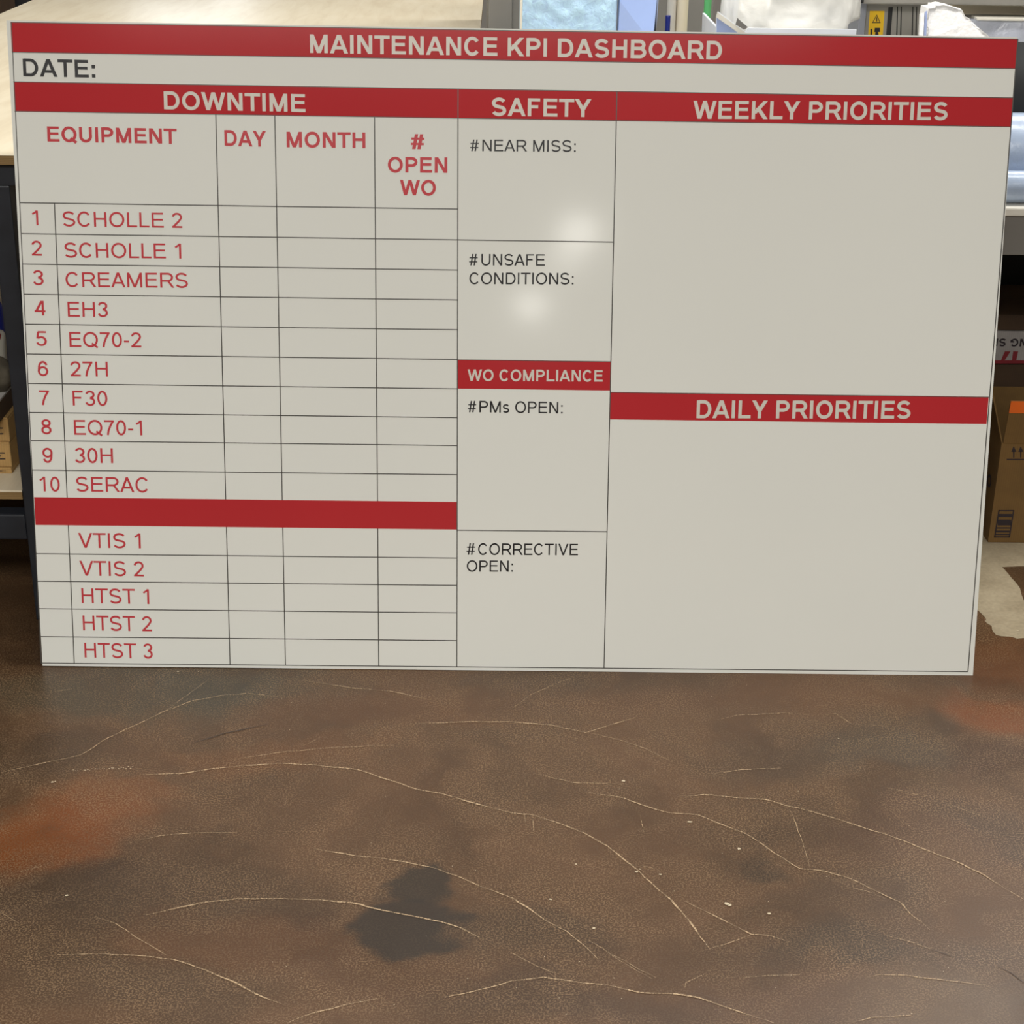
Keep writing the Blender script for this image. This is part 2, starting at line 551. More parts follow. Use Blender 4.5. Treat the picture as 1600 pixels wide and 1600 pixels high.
def glyph(ch, t, bold):
    """polygons, ink width, left bearing, right bearing (all in cap heights)"""
    adv = (ADVB if bold else ADV).get(ch, {':': .30, '-': .333, ' ': .278}.get(ch, .556)) / .716
    lb = rb = 0.065
    if ch in 'HMNUIDBEFKLPR':
        lb = 0.108 if not bold else 0.10
    if ch in 'HMNUI':
        rb = lb
    if ch in 'AVWYT':
        lb = rb = 0.012
    if ch in 'KR':
        rb = 0.0
    if ch == 'L':
        rb = 0.04
    w = adv - lb - rb
    h, th = t / 2, t * 0.92
    g = th / 2
    P = []
    if ch == ' ':
        return [], w, lb, rb
    if ch == 'I':
        x = (w - t) / 2
        P += rc(x, 0, x + t, 1)
    elif ch == 'H':
        P += rc(0, 0, t, 1) + rc(w - t, 0, w, 1) + rc(t, .53 - g, w - t, .53 + g)
    elif ch in 'EFL':
        P += rc(0, 0, t, 1)
        if ch != 'F':
            P += rc(t, 0, w, th)
        if ch != 'L':
            P += rc(t, 1 - th, w * .97, 1) + rc(t, .53 - g, w * (.93 if ch == 'E' else .82), .53 + g)
    elif ch == 'T':
        P += rc(0, 1 - th, w, 1) + rc(w / 2 - h, 0, w / 2 + h, 1 - th)
    elif ch == 'D':
        P += rc(0, 0, t, 1)
        rx = w * .52 - h
        P += strip([(h, 1 - g)] + el(w - h - rx, .5, rx, .5 - g, 90, -90, 24) + [(h, g)], t)
    elif ch == 'O' or ch == 'Q':
        P += strip(el(w / 2, .5, w / 2 - h, .515 - g, 0, 360, 40)[:-1], t, True)
        if ch == 'Q':
            P += strip([(w * .58, .25), (w * .97, -.04)], t)
    elif ch == 'C':
        P += strip(el(w / 2, .5, w / 2 - h, .515 - g, 38, 322, 34), t)
    elif ch == 'G':
        P += strip(el(w / 2, .5, w / 2 - h, .515 - g, 38, 318, 34) + [(w - h, .20)], t)
        P += rc(w - t, .14, w, .5) + rc(w * .54, .5 - th, w, .5)
    elif ch in 'PRB':
        P += rc(0, 0, t, 1)
        y0 = .46 if ch != 'B' else .53
        ww = w * (.94 if ch == 'B' else (.92 if ch == 'R' else 1))
        ry = (1 - g - y0) / 2
        rx = min(ww * .45, ry * 1.15)
        P += strip([(h, 1 - g)] + el(ww - h - rx, y0 + ry, rx, ry, 90, -90, 18) + [(h, y0)], t)
        if ch == 'R':
            P += dg(w - t * .62, w * .56, t * 1.2, 0, .46)
        if ch == 'B':
            ry = (y0 - g) / 2
            rx = ry * 1.2
            P += strip([(h, y0)] + el(w - h - rx, g + ry, rx, ry, 90, -90, 18) + [(h, g)], t)
    elif ch in 'Ss':
        H = 1.0 if ch == 'S' else .735
        rx = w / 2 - h
        ry = (H * .51 - g) / 2
        yu, yl = H - g - ry + .01, g + ry - .01
        pts = el(w / 2, yu, rx * .94, ry, 22, 232, 20) + el(w / 2, yl, rx, ry, 52, -158, 20)
        P += strip(pts, t)
    elif ch == 'U':
        ry = min(.38, w / 2)
        P += strip([(h, 1), (h, ry)] + el(w / 2, ry, w / 2 - h, ry - g + .012, 180, 360, 24) + [(w - h, ry), (w - h, 1)], t)
    elif ch == 'N':
        hw = t * 1.2
        P += rc(0, 0, t, 1) + rc(w - t, 0, w, 1) + dg(w - hw / 2, hw / 2, hw)
    elif ch == 'M':
        hw = t * 1.1
        P += rc(0, 0, t, 1) + rc(w - t, 0, w, 1) + dg(w / 2, hw / 2, hw) + dg(w / 2, w - hw / 2, hw)
    elif ch == 'A':
        hw = t * 1.1
        P += dg(hw / 2, w / 2, hw) + dg(w - hw / 2, w / 2, hw) + rc(w * .2, .30 - g, w * .8, .30 + g)
    elif ch == 'V':
        hw = t * 1.1
        P += dg(w / 2, hw / 2, hw) + dg(w / 2, w - hw / 2, hw)
    elif ch == 'W':
        hw = t * 1.06
        P += dg(w * .28, hw / 2, hw) + dg(w * .28, w * .5, hw) + dg(w * .72, w * .5, hw) + dg(w * .72, w - hw / 2, hw)
    elif ch == 'Y':
        hw = t * 1.2
        P += dg(w / 2, hw / 2, hw, .40) + dg(w / 2, w - hw / 2, hw, .40) + rc(w / 2 - h, 0, w / 2 + h, .43)
    elif ch == 'K':
        hw = t * 1.35
        P += rc(0, 0, t, 1) + dg(t * .7, w - hw * .62, hw, .30, 1) + dg(w - hw * .5, w * .36, hw, 0, .62)
    elif ch == '0':
        P += strip(el(w / 2, .5, w / 2 - h, .51 - g, 0, 360, 36)[:-1], t, True)
    elif ch == '1':
        x = w * .70
        P += rc(x - t, 0, x, 1) + strip([(x - t * .55, .98), (x - t - w * .10, .86), (w * .12, .755)], t * .9)
    elif ch == '2':
        rx = w / 2 - h
        P += strip(el(w / 2, .71, rx, .30 - g, 172, -28, 20) + [(w * .62, .40), (w * .30, .19), (h * 1.1, g)], t) + rc(0, 0, w, th)
    elif ch == '3':
        P += strip(el(w / 2 - .01, .74, w / 2 - h - .02, .27 - g, 165, -88, 20), t)
        P += strip(el(w / 2 - .01, .28, w / 2 - h, .29 - g, 92, -165, 20), t)
    elif ch == '4':
        P += rc(w * .66, 0, w * .66 + t, 1) + rc(0, .235, w, .235 + th) + dg(t * .62, w * .69, t * 1.15, .25, 1.0)
    elif ch == '5':
        P += rc(w * .19, 1 - th, w * .95, 1)
        P += strip([(w * .24, 1 - g), (w * .13, .50)], t * .95)
        P += strip(el(w / 2 - .01, .325, w / 2 - h, .335 - g, 138, -160, 24), t)
    elif ch in '69':
        Q = strip(el(w / 2, .325, w / 2 - h, .335 - g, 0, 360, 30)[:-1], t, True)
        Q += strip(el(w / 2 + .01, .55, w / 2 - h - .01, .46 - g, 28, 180, 20) + [(h, .32)], t)
        if ch == '9':
            Q = [[(w - x, 1 - y) for x, y in q] for q in Q]
        P += Q
    elif ch == '7':
        P += rc(0, 1 - th, w, 1) + strip([(w - h, 1 - g), (w * .62, .62), (w * .42, .30), (w * .34, 0)], t)
    elif ch == '8':
        P += strip(el(w / 2, .755, (w / 2 - h) * .88, .255 - g, 0, 360, 28)[:-1], t, True)
        P += strip(el(w / 2, .275, w / 2 - h, .285 - g, 0, 360, 28)[:-1], t, True)
    elif ch == '#':
        P += dg(w * .22, w * .42, t * .8) + dg(w * .60, w * .80, t * .8) + rc(0, .27, w * .96, .27 + th * .8) + rc(w * .04, .62, w, .62 + th * .8)
    elif ch == ':':
        d = t * 1.1
        x = (w - d) / 2
        P += rc(x, 0, x + d, d) + rc(x, .73 - d, x + d, .73)
    elif ch == '-':
        P += rc(0, .33, w, .33 + th)
    return P, w, lb, rb


def text_polys(s, bold, weight=None):
    t = weight or (0.205 if bold else 0.128)
    x = 0.0
    out = []
    xmin, xmax = 1e9, -1e9
    for ch in s:
        P, w, lb, rb = glyph(ch, t, bold)
        x += lb
        for q in P:
            out.append([(x + a, c) for a, c in q])
            for a, c in q:
                xmin, xmax = min(xmin, x + a), max(xmax, x + a)
        x += w + rb
    W_ = xmax - xmin
    return [[((a - xmin) / W_, c) for a, c in q] for q in out], W_


def poly_mesh(name, polys, fn, mat, parent, lift=Vector((0, -1, 0))):
    bm = bmesh.new()
    for i_, q in enumerate(polys):
        ar = sum(q[j - 1][0] * q[j][1] - q[j][0] * q[j - 1][1] for j in range(len(q)))
        if ar < 0:
            q = q[::-1]
        vs = [bm.verts.new(fn(a, c) + lift * (i_ % 12) * 6e-6) for a, c in q]
        try:
            bm.faces.new(vs)
        except ValueError:
            pass
    me = bpy.data.meshes.new(name)
    bm.to_mesh(me)
    bm.free()
    me.materials.append(mat)
    o = bpy.data.objects.new(name, me)
    COL.objects.link(o)
    o.parent = parent
    return o


# ================================================================== SETTING
X0, X1, Y0, Y1, ZC = -6.0, 8.0, -24.0, 7.0, 4.1
bm = bmesh.new()


def quad(bm, pts, mi=0):
    f = bm.faces.new([bm.verts.new(p) for p in pts])
    f.material_index = mi
    return f


def struct(name, pts, m):
    bm_ = bmesh.new()
    quad(bm_, pts)
    return tag(link(name, bm_, m), kind='structure')


quad(bm, [(X0, Y0, 0), (X1, Y0, 0), (X1, Y1, 0), (X0, Y1, 0)])


def ragged(pts, amp, step=0.012, seed=0.0):
    """World outline with a crumbling edge."""
    out = []
    n = len(pts)
    for i in range(n):
        a, c = Vector(pts[i]), Vector(pts[(i + 1) % n])
        k_ = max(1, int((c - a).length / step))
        for j in range(k_):
            p = a.lerp(c, j / k_)
            d = noise.noise_vector(p * 22 + Vector((seed, 0, 0))) * amp + noise.noise_vector(p * 90) * amp * 0.5
            out.append((p.x + d.x, p.y + d.y, p.z))
    return out


# bare concrete where the brown coat has worn off, at the right
edge_px = [(1505, 930), (1527, 955), (1536, 962), (1546, 975), (1553, 985), (1566, 994), (1582, 997), (1600, 1000), (1640, 1004)]
edge = [atz(px, py, 0.0004) for px, py in edge_px]
pts = ragged(edge, 0.008)
keep = [p for p in pts if True][: len(pts)]
bare = [tuple(e) for e in edge]
rag = []
for a, c in zip(edge, edge[1:]):
    k_ = max(1, int((c - a).length / 0.009))
    for j in range(k_):
        p = a.lerp(c, j / k_)
        d = noise.noise_vector(p * 25) * 0.012 + noise.noise_vector(p * 60) * 0.007
        rag.append((p.x + d.x, p.y + d.y, 0.0004))
bare = rag[4:] + [(3.4, 0.10, 0.0004), (4.2, 0.6, 0.0004), (4.2, 1.6, 0.0004), (1.75, 1.6, 0.0004), (1.80, 0.6, 0.0004)]
quad(bm, bare, 1)
# brown coat left in an angular piece inside it
tri = [atz(px, py, 0.0007) for px, py in ((1566, 886), (1601, 885), (1640, 886), (1640, 975), (1600, 938), (1593, 918), (1586, 908))]
quad(bm, ragged([tuple(p) for p in tri], 0.003), 0)


def crack(px_pts, wid=0.0022, mi=2, z=0.0010):
    P = [atz(px, py, z) for px, py in px_pts]
    fine = []
    for a, c in zip(P, P[1:]):
        k_ = max(1, int((c - a).length / 0.012))
        for j in range(k_):
            p = a.lerp(c, j / k_)
            d = noise.noise_vector(p * 40) * 0.0022
            fine.append(Vector((p.x + d.x, p.y + d.y, z)))
    fine.append(P[-1])
    n = len(fine)
    prev = None
    for i, p in enumerate(fine):
        d = (fine[min(n - 1, i + 1)] - fine[max(0, i - 1)]).normalized()
        nn = Vector((-d.y, d.x, 0))
        wv = wid * (0.55 + 0.8 * abs(noise.noise(p * 18))) * min(1, 0.3 + i / 5, 0.3 + (n - 1 - i) / 5)
        cur = (bm.verts.new(p + nn * wv / 2), bm.verts.new(p - nn * wv / 2))
        if prev:
            f = bm.faces.new((prev[0], prev[1], cur[1], cur[0]))
            f.material_index = mi
        prev = cur


def A(*p):
    return [(x / 2, 1000 + y / 2) for x, y in p]


def B(*p):
    return [(800 + x / 2, 1000 + y / 2) for x, y in p]


for pts_, w_ in (
    (A((0, 415), (130, 385), (250, 360), (340, 305), (430, 262), (520, 220), (600, 190), (700, 172), (780, 167), (870, 177)), .0020),
    (A((520, 220), (600, 160), (650, 125)), .0014),
    (A((150, 165), (250, 148)), .0014),
    (A((930, 122), (1040, 140), (1110, 150), (1220, 160), (1330, 183)), .0020),
    (A((945, 330), (1000, 305)), .0014),
    (A((720, 375), (860, 352), (1050, 335), (1230, 328)), .0015),
    (A((440, 420), (560, 418), (660, 402), (760, 392), (880, 385), (1000, 392), (1120, 405), (1210, 435), (1300, 465), (1400, 485), (1500, 515), (1600, 540))
     + B((60, 545), (140, 570), (220, 600), (300, 645), (370, 700), (430, 755), (500, 815), (550, 870), (590, 930), (615, 962)), .0026),
    (A((400, 635), (500, 612), (600, 602), (740, 600)), .0018),
    (A((980, 652), (1100, 672), (1250, 690), (1350, 710), (1420, 735), (1520, 775), (1600, 808)) + B((50, 835), (110, 880), (170, 910), (220, 950), (270, 998)), .0024),
    (A((450, 860), (540, 840), (640, 820), (740, 808), (880, 808), (1000, 812), (1100, 820), (1200, 845), (1280, 862), (1380, 880), (1440, 900), (1500, 930)), .0026),
    (A((300, 865), (360, 885), (430, 930), (520, 985)), .0020),
    (A((180, 983), (300, 980), (420, 985), (540, 997), (640, 1030), (720, 1065), (800, 1105), (900, 1145)), .0024),
    (A((900, 1197), (980, 1165), (1100, 1135), (1180, 1120)), .0024),
    (A((1390, 1115), (1480, 1098), (1600, 1065)) + B((100, 1055), (220, 1070), (320, 1082), (400, 1102), (490, 1103), (580, 1115), (650, 1140), (740, 1170), (820, 1197)), .0025),
    (B((540, 1085), (545, 1070), (600, 1045)), .0022),
    (A((1280, 262), (1470, 255), (1600, 256)) + B((120, 265), (230, 290), (320, 262), (390, 240)), .0022),
    (B((240, 290), (330, 310), (420, 340), (500, 380)), .0013),
    (B((0, 215), (60, 170), (130, 140), (200, 112)), .0016),
    (B((640, 250), (700, 235), (850, 228), (930, 232)), .0017),
    (B((940, 240), (1010, 230), (1060, 262), (1160, 268)), .0014),
    (B((620, 418), (720, 405), (840, 400)), .0018),
    (B((85, 418), (130, 432), (190, 445), (350, 450)), .0020),
    (B((230, 475), (300, 485), (350, 493), (420, 520), (490, 540), (580, 545), (640, 570), (720, 600), (780, 635), (820, 665), (900, 715), (960, 718), (1060, 745), (1150, 790), (1215, 820), (1240, 850), (1280, 880), (1305, 905)), .0022),
    (B((520, 490), (600, 483), (700, 492), (790, 498), (880, 522), (980, 548), (1080, 580), (1180, 612), (1280, 650), (1380, 690), (1460, 725), (1540, 775), (1600, 810)), .0024),
    (B((870, 530), (900, 610), (925, 690), (930, 715)), .0014),
    (B((540, 815), (600, 845), (680, 885), (750, 920), (800, 922), (870, 945)), .0024),
    (B((750, 920), (680, 945), (615, 965)), .0018),
    (B((240, 940), (330, 990), (400, 1030), (450, 1055)), .0015),
    (B((0, 980), (60, 1010), (130, 1040)), .0018),
    (B((720, 1055), (800, 1048), (900, 1045)), .0018),
    (B((1110, 1055), (1150, 1045), (1230, 1048), (1480, 1078)), .0018),
    (B((1160, 920), (1230, 940), (1310, 965)), .0018),
    (B((1060, 1195), (1130, 1180), (1250, 1172)), .0018),
    (B((1170, 460), (1300, 490)), .0013),
    (B((1340, 505), (1400, 525), (1500, 560)), .0016),
    (B((380, 700), (450, 715), (470, 735)), .0014),
    (B((1060, 750), (1120, 770)), .0012),
    (B((1040, 770), (1110, 785), (1160, 805)), .0014),
    (A((150, 700), (60, 725)), .0012),
    (A((0, 850), (60, 885)), .0012),
    (B((40, 545), (45, 580)), .0022),
    (B((66, 545), (68, 595)), .0022),
    (B((400, 545), (412, 600)), .0014),
    (B((280, 960), (350, 1010), (440, 1060)), .0012),
):
    crack(pts_, w_ * 1.25)
for pts_ in (A((600, 322), (700, 292), (840, 262)), B((1310, 965), (1380, 990)), B((230, 945), (300, 955)), B((1515, 1018), (1560, 1040), (1600, 1070))):
    crack(pts_, 0.0028, 3)
# scattered pale flecks where grit shows
fl = []
for i in range(26):
    fl.append((115 + i * 3.7 + random.uniform(-1, 1), 1204 - i * 0.22 + random.uniform(-1.6, 1.6), random.uniform(.0006, .0018)))
fl += [(82, 1222, .003), (86, 1221, .002), (104, 1399, .003), (278, 1049, .003), (310, 1049, .002), (1136, 1412, .005), (1140, 1414, .004), (1155, 1326, .004),
       (1078, 1284, .004), (974, 1220, .004), (1032, 1366, .003), (928, 1450, .003), (860, 1405, .003), (1202, 1427, .003), (1590, 985, .004), (1310, 1154, .002),
       (900, 1350, .002), (995, 1362, .003), (1000, 1358, .002)]
for _ in range(150):
    fl.append((random.uniform(300, 1500), random.uniform(1060, 1590), random.uniform(.0004, .0011)))
for px, py, r_ in fl:
    c = atz(px, py, 0.0013)
    n_ = 6
    quad(bm, [(c.x + r_ * math.cos(i * 2 * math.pi / n_) * random.uniform(.6, 1.2), c.y + 0.8 * r_ * math.sin(i * 2 * math.pi / n_) * random.uniform(.6, 1.2), c.z) for i in range(n_)], 4)
fl_me = link('floor', bm, [M['floor'], M['bare'], M['crack'], M['crack_dark'], M['fleck']])
for p in fl_me.data.polygons:
    if p.normal.z < 0:
        p.flip()
tag(fl_me, kind='structure')

struct('ceiling', [(X0, Y0, ZC), (X0, Y1, ZC), (X1, Y1, ZC), (X1, Y0, ZC)], M['ceiling'])
struct('wall_back', [(X0, Y1, 0), (X1, Y1, 0), (X1, Y1, ZC), (X0, Y1, ZC)], M['dark_wall'])
struct('wall_front', [(X0, Y0, 0), (X0, Y0, ZC), (X1, Y0, ZC), (X1, Y0, 0)], M['wall'])
struct('wall_left', [(X0, Y0, 0), (X0, Y1, 0), (X0, Y1, ZC), (X0, Y0, ZC)], M['wall'])
struct('wall_right', [(X1, Y0, 0), (X1, Y0, ZC), (X1, Y1, ZC), (X1, Y1, 0)], M['wall'])

# ================================================================== SIGN
sign = empty('dashboard_sign', (0, 0, 0.0009), 'large white maintenance board with red heading bars, leaning on the plywood table', 'sign')


def warp(x, y):
    """The printed sheet as it measures: a few millimetres out of true."""
    s_ = 0.0025 - 0.0045 * (1 - ((x - 0.914) / 0.914) ** 2)
    return x + s_ * (1 - 2 * y / 1.214) * -1, y - 0.0055 * (y / 1.214) * (x / 1.8288)


def SP(x, y, lift, w=True):
    if w:
        x, y = warp(x, y)
    return BX * x + BU * y + BN * lift


T = 0.004
bm = bmesh.new()
c_px = [(10, 32.5), (1590, 59), (1520, 1056), (66.5, 1041)]
crn = [on_sign(*p) for p in c_px]
fr = [bm.verts.new(BX * p.x + BU * p.y) for p in crn]
bk = [bm.verts.new(BX * p.x + BU * p.y - BN * T) for p in crn]
bm.faces.new(fr)
bm.faces.new(bk[::-1])
for i in range(4):
    bm.faces.new((fr[i], bk[i], bk[(i + 1) % 4], fr[(i + 1) % 4]))
panel = link('panel', bm, M['sign_white'], sign)


def srect(name, x0, y0, x1, y1, mat, lift=0.00012):
    bm_ = bmesh.new()
    n_ = 12
    for i in range(n_):
        a0, a1 = x0 + (x1 - x0) * i / n_, x0 + (x1 - x0) * (i + 1) / n_
        quad(bm_, [SP(a0, y0, lift), SP(a1, y0, lift), SP(a1, y1, lift), SP(a0, y1, lift)])
    o = link(name, bm_, mat, sign)
    return o


Rr = 1.8243
XL = 0.0035
bars = {
    'title': srect('heading_bar', 0.0020, 1.1615, Rr + .0005, 1.2135, M['red']),
    'section': srect('heading_bar', 0.0025, 1.0576, Rr, 1.1095, M['red']),
    'compliance': srect('heading_bar', 0.8130, 0.5585, 1.1025, 0.6135, M['red']),
    'daily': srect('heading_bar', 1.1025, 0.5030, 1.8225, 0.5550, M['red']),
    'spacer': srect('heading_bar', 0.0050, 0.2842, 0.8130, 0.3388, M['red']),
}
for k_, s_ in (('title', 'red bar across the top reading MAINTENANCE KPI DASHBOARD'), ('section', 'red bar with the DOWNTIME, SAFETY and WEEKLY PRIORITIES headings'),
               ('compliance', 'short red bar reading WO COMPLIANCE'), ('daily', 'red bar reading DAILY PRIORITIES'), ('spacer', 'blank red bar between the two equipment lists')):
    bars[k_]['label'] = s_

bm = bmesh.new()
LW = 0.0019


def hl(y, x0, x1, w=LW):
    n_ = 10
    for i in range(n_):
        a0, a1 = x0 + (x1 - x0) * i / n_, x0 + (x1 - x0) * (i + 1) / n_
        quad(bm, [SP(a0, y - w / 2, .0002), SP(a1, y - w / 2, .0002), SP(a1, y + w / 2, .0002), SP(a0, y + w / 2, .0002)])


def vl(x, y0, y1, w=LW):
    n_ = 6
    for i in range(n_):
        a0, a1 = y0 + (y1 - y0) * i / n_, y0 + (y1 - y0) * (i + 1) / n_
        quad(bm, [SP(x - w / 2, a0, .0002), SP(x + w / 2, a0, .0002), SP(x + w / 2, a1, .0002), SP(x - w / 2, a1, .0002)])


ROWS = [0.8937, 0.8372, 0.7815, 0.7258, 0.6700, 0.6140, 0.5582, 0.5028, 0.4488, 0.3920]
ROWS2 = [0.2273, 0.1726, 0.1172, 0.0606]
for y in ROWS + ROWS2:
    hl(y, XL, 0.813)
vl(0.0677, 0.3388, 0.8937)
vl(0.0677, 0.0068, 0.2842)
for x in (0.370, 0.4780, 0.6603):
    vl(x, 0.3388, 1.0576)
    vl(x, 0.0068, 0.2842)
vl(0.8130, 0.0068, 1.1095)
vl(1.1025, 0.0068, 1.1095)
hl(0.8372, 0.813, 1.1025)
hl(0.2830, 0.813, 1.1025)
for y, x0, x1 in ((1.2135, 0.002, Rr), (1.1615, 0.002, Rr), (1.1095, .002, Rr), (1.0576, .002, Rr), (0.6135, .813, 1.1025), (0.555, 1.1025, Rr)):
    hl(y, x0, x1, 0.0014)
hl(0.0068, XL, Rr)
vl(XL, 0.0068, 1.2135, 0.0016)
vl(Rr, 0.0068, 1.2135, 0.0020)
link('ruled_lines', bm, M['line'], sign)


def sign_text(s, p0, p1, cap, mat, bold, weight=None, lab=None, parent=None):
    """s runs from pixel p0 to p1 along its baseline, cap = letter height in pixels."""
    a = on_sign(*p0)
    c = on_sign(*p1)
    a2 = on_sign(p0[0], p0[1] - cap)
    c2 = on_sign(p1[0], p1[1] - cap)
    hgt = ((a2.y - a.y) + (c2.y - c.y)) / 2
    polys, _ = text_polys(s, bold, weight)

    def fn(t_, yy):
        x = a.x + (c.x - a.x) * t_
        y = a.y + (c.y - a.y) * t_ + yy * hgt
        return BX * x + BU * y + BN * .00032
    o = poly_mesh('lettering', polys, fn, mat, parent or sign, BN)
    if lab:
        o['label'] = lab
    return o


WT, RT, KT = M['white_text'], M['red_text'], M['black_text']
sign_text('MAINTENANCE KPI DASHBOARD', (484.5, 83.5), (1127.5, 94), 29, WT, True, .19, parent=bars['title'])
sign_text('DATE:', (36.7, 119.8), (149.5, 122.3), 27.5, KT, True, .18)
sign_text('DOWNTIME', (256.5, 171.5), (477.5, 176), 28, WT, True, .19, parent=bars['section'])
sign_text('SAFETY', (768.5, 181.5), (923.5, 183.8), 28, WT, True, .19, parent=bars['section'])
sign_text('WEEKLY PRIORITIES', (1082.5, 186.2), (1480, 188.5), 28, WT, True, .19, parent=bars['section'])
sign_text('EQUIPMENT', (74.5, 222), (276.7, 225.7), 23.8, RT, True, .19)
sign_text('DAY', (351, 228.5), (416, 230), 24.5, RT, True, .19)
sign_text('MONTH', (448, 231), (571, 232.2), 24.5, RT, True, .19)
sign_text('#', (642, 233.7), (663, 234), 23.5, RT, True, .20)
sign_text('OPEN', (606, 270), (699, 270.8), 24, RT, True, .19)
sign_text('WO', (625, 305.7), (681, 306.2), 24, RT, True, .19)
NUM = [('1', 48.5, 66, 352.5), ('2', 50, 66, 400), ('3', 52.3, 68.6, 446), ('4', 54.5, 71.7, 493.5), ('5', 57, 73.7, 541), ('6', 59.5, 76, 588),
       ('7', 62, 77.7, 633.5), ('8', 65, 81, 678.8), ('9', 67, 83, 723.5), ('10', 62.5, 94, 768.5)]
for s_, xa, xb, yb in NUM:
    if s_ == '1':
        xa, xb = 50.5, 60.3
    sign_text(s_, (xa, yb), (xb, yb + .3), 23, RT, False, .132)
for s_, xa, ya, xb, yb in (('SCHOLLE 2', 98.7, 354.3, 285, 356.8), ('SCHOLLE 1', 101.5, 403, 283.5, 404.7), ('CREAMERS', 103, 449, 294, 450.5), ('EH3', 106.3, 495.6, 169, 496),
                           ('EQ70-2', 109, 542.7, 221, 543.5), ('27H', 110.7, 588.7, 169, 589.2), ('F30', 114, 634.3, 168.3, 634.8), ('EQ70-1', 116.3, 680, 222.5, 681),
                           ('30H', 117.7, 723.8, 177, 724.3), ('SERAC', 119.7, 768.8, 231.3, 770), ('VTIS 1', 123, 856.5, 220.3, 857.3), ('VTIS 2', 125, 900, 225, 901.3),
                           ('HTST 1', 128, 942.8, 233.5, 944.5), ('HTST 2', 130, 985.3, 237.5, 987), ('HTST 3', 132.5, 1028, 239, 1029.5)):
    sign_text(s_, (xa, ya), (xb, yb), 23.2, RT, False, .132)
for s_, h0, h1, xa, ya, xb, yb in (('NEAR MISS:', 734.5, 748, 753.5, 237, 899.5, 238), ('UNSAFE', 733, 746.3, 752, 415.5, 851.2, 416), ('PMs OPEN:', 731, 744, 749, 645, 879, 646.8),
                                   ('CORRECTIVE', 729, 742.3, 747, 867.5, 903, 868.3)):
    sign_text('#', (h0, ya), (h1, ya), 18, KT, False, .13)
    sign_text(s_, (xa, ya), (xb, yb), 18, KT, False, .130)
sign_text('CONDITIONS:', (733.3, 444.7), (896, 445.3), 18.2, KT, False, .130)
sign_text('OPEN:', (729.3, 893.7), (801.5, 894), 17.5, KT, False, .130)
sign_text('WO COMPLIANCE', (730.5, 595.8), (941.6, 597), 18, WT, True, .18, parent=bars['compliance'])
sign_text('DAILY PRIORITIES', (1088, 654), (1422, 655), 28, WT, True, .19, parent=bars['daily'])

# ================================================================== PLYWOOD TABLE
ey = 0.1824 + 0.0046
ZT = 0.9624
tb = empty('work_table', (0.11, ey, 0), 'long pale plywood work table with dark steel frame, behind the sign', 'table')


def loc(bm_):
    """Shift world-built geometry into its parent's frame."""
    return bm_


def child(name, bm_, m, par, smooth=False):
    o = link(name, bm_, m, par, smooth)
    o.data.transform(Matrix.Translation(-Vector(par.location)))
    return o


bm = bmesh.new()
box(bm, -0.615, 0.832, ey, 3.25, ZT - 0.0015, ZT)
child('table_top', bm, M['plywood_top'], tb)
bm = bmesh.new()
box(bm, -0.615, 0.832, ey, 3.25, ZT - 0.018, ZT - 0.0015)
o = child('table_top_edge', bm, M['ply_edge'], tb)
o['label'] = 'brown plywood edge'
fy = ey + 0.014
bm = bmesh.new()
for y_ in (fy, 3.19):
    box(bm, -0.60, 0.82, y_, y_ + 0.038, ZT - 0.060, ZT - 0.0185, 0.002)
for x_ in (-0.60, 0.782):
    box(bm, x_, x_ + 0.038, fy + .038, 3.19, ZT - 0.060, ZT - 0.0185, 0.002)
child('apron', bm, M['navy_steel'], tb)
for x_ in (-0.60, -0.060, 0.782):
    for y_ in (fy, 3.19):
        bm = bmesh.new()
        box(bm, x_, x_ + 0.038, y_, y_ + 0.038, 0.0, ZT - 0.060, 0.003)
        child('leg', bm, M['navy_steel'], tb)
for y_ in (fy - 0.001, 3.19):
    bm = bmesh.new()
    for xa, xb in ((-0.562, -0.060), (-0.022, 0.782)):
        box(bm, xa, xb, y_, y_ + 0.040, 0.182, 0.238, 0.004)
    child('lower_rail', bm, M['navy_steel'], tb)
bm = bmesh.new()
ZS = 0.286
box(bm, -0.56, -0.064, fy + .01, 3.17, ZS - 0.004, ZS)
box(bm, -0.064, 0.78, fy + .04, 3.17, ZS - 0.004, ZS)  # shelf widened out of sight to shade the floor below
child('lower_shelf', bm, M['plywood_top'], tb)
bm = bmesh.new()
box(bm, -0.56, -0.064, fy + .011, 3.17, ZS - 0.020, ZS - 0.004)
box(bm, -0.064, 0.78, fy + .041, 3.17, ZS - 0.020, ZS - 0.004)
child('lower_shelf_edge', bm, M['ply_edge'], tb)['label'] = 'brown edge of the lower shelf'
bm = bmesh.new()
for y_ in (0.34, 0.9):
    box(bm, -0.56, -0.064, y_, y_ + 0.04, 0.238, ZS - 0.020)
for x_ in (-0.59, 0.79):
    box(bm, x_, x_ + .02, fy + .05, 3.18, 0.19, 0.238)
child('shelf_bearer', bm, M['black_steel'], tb)


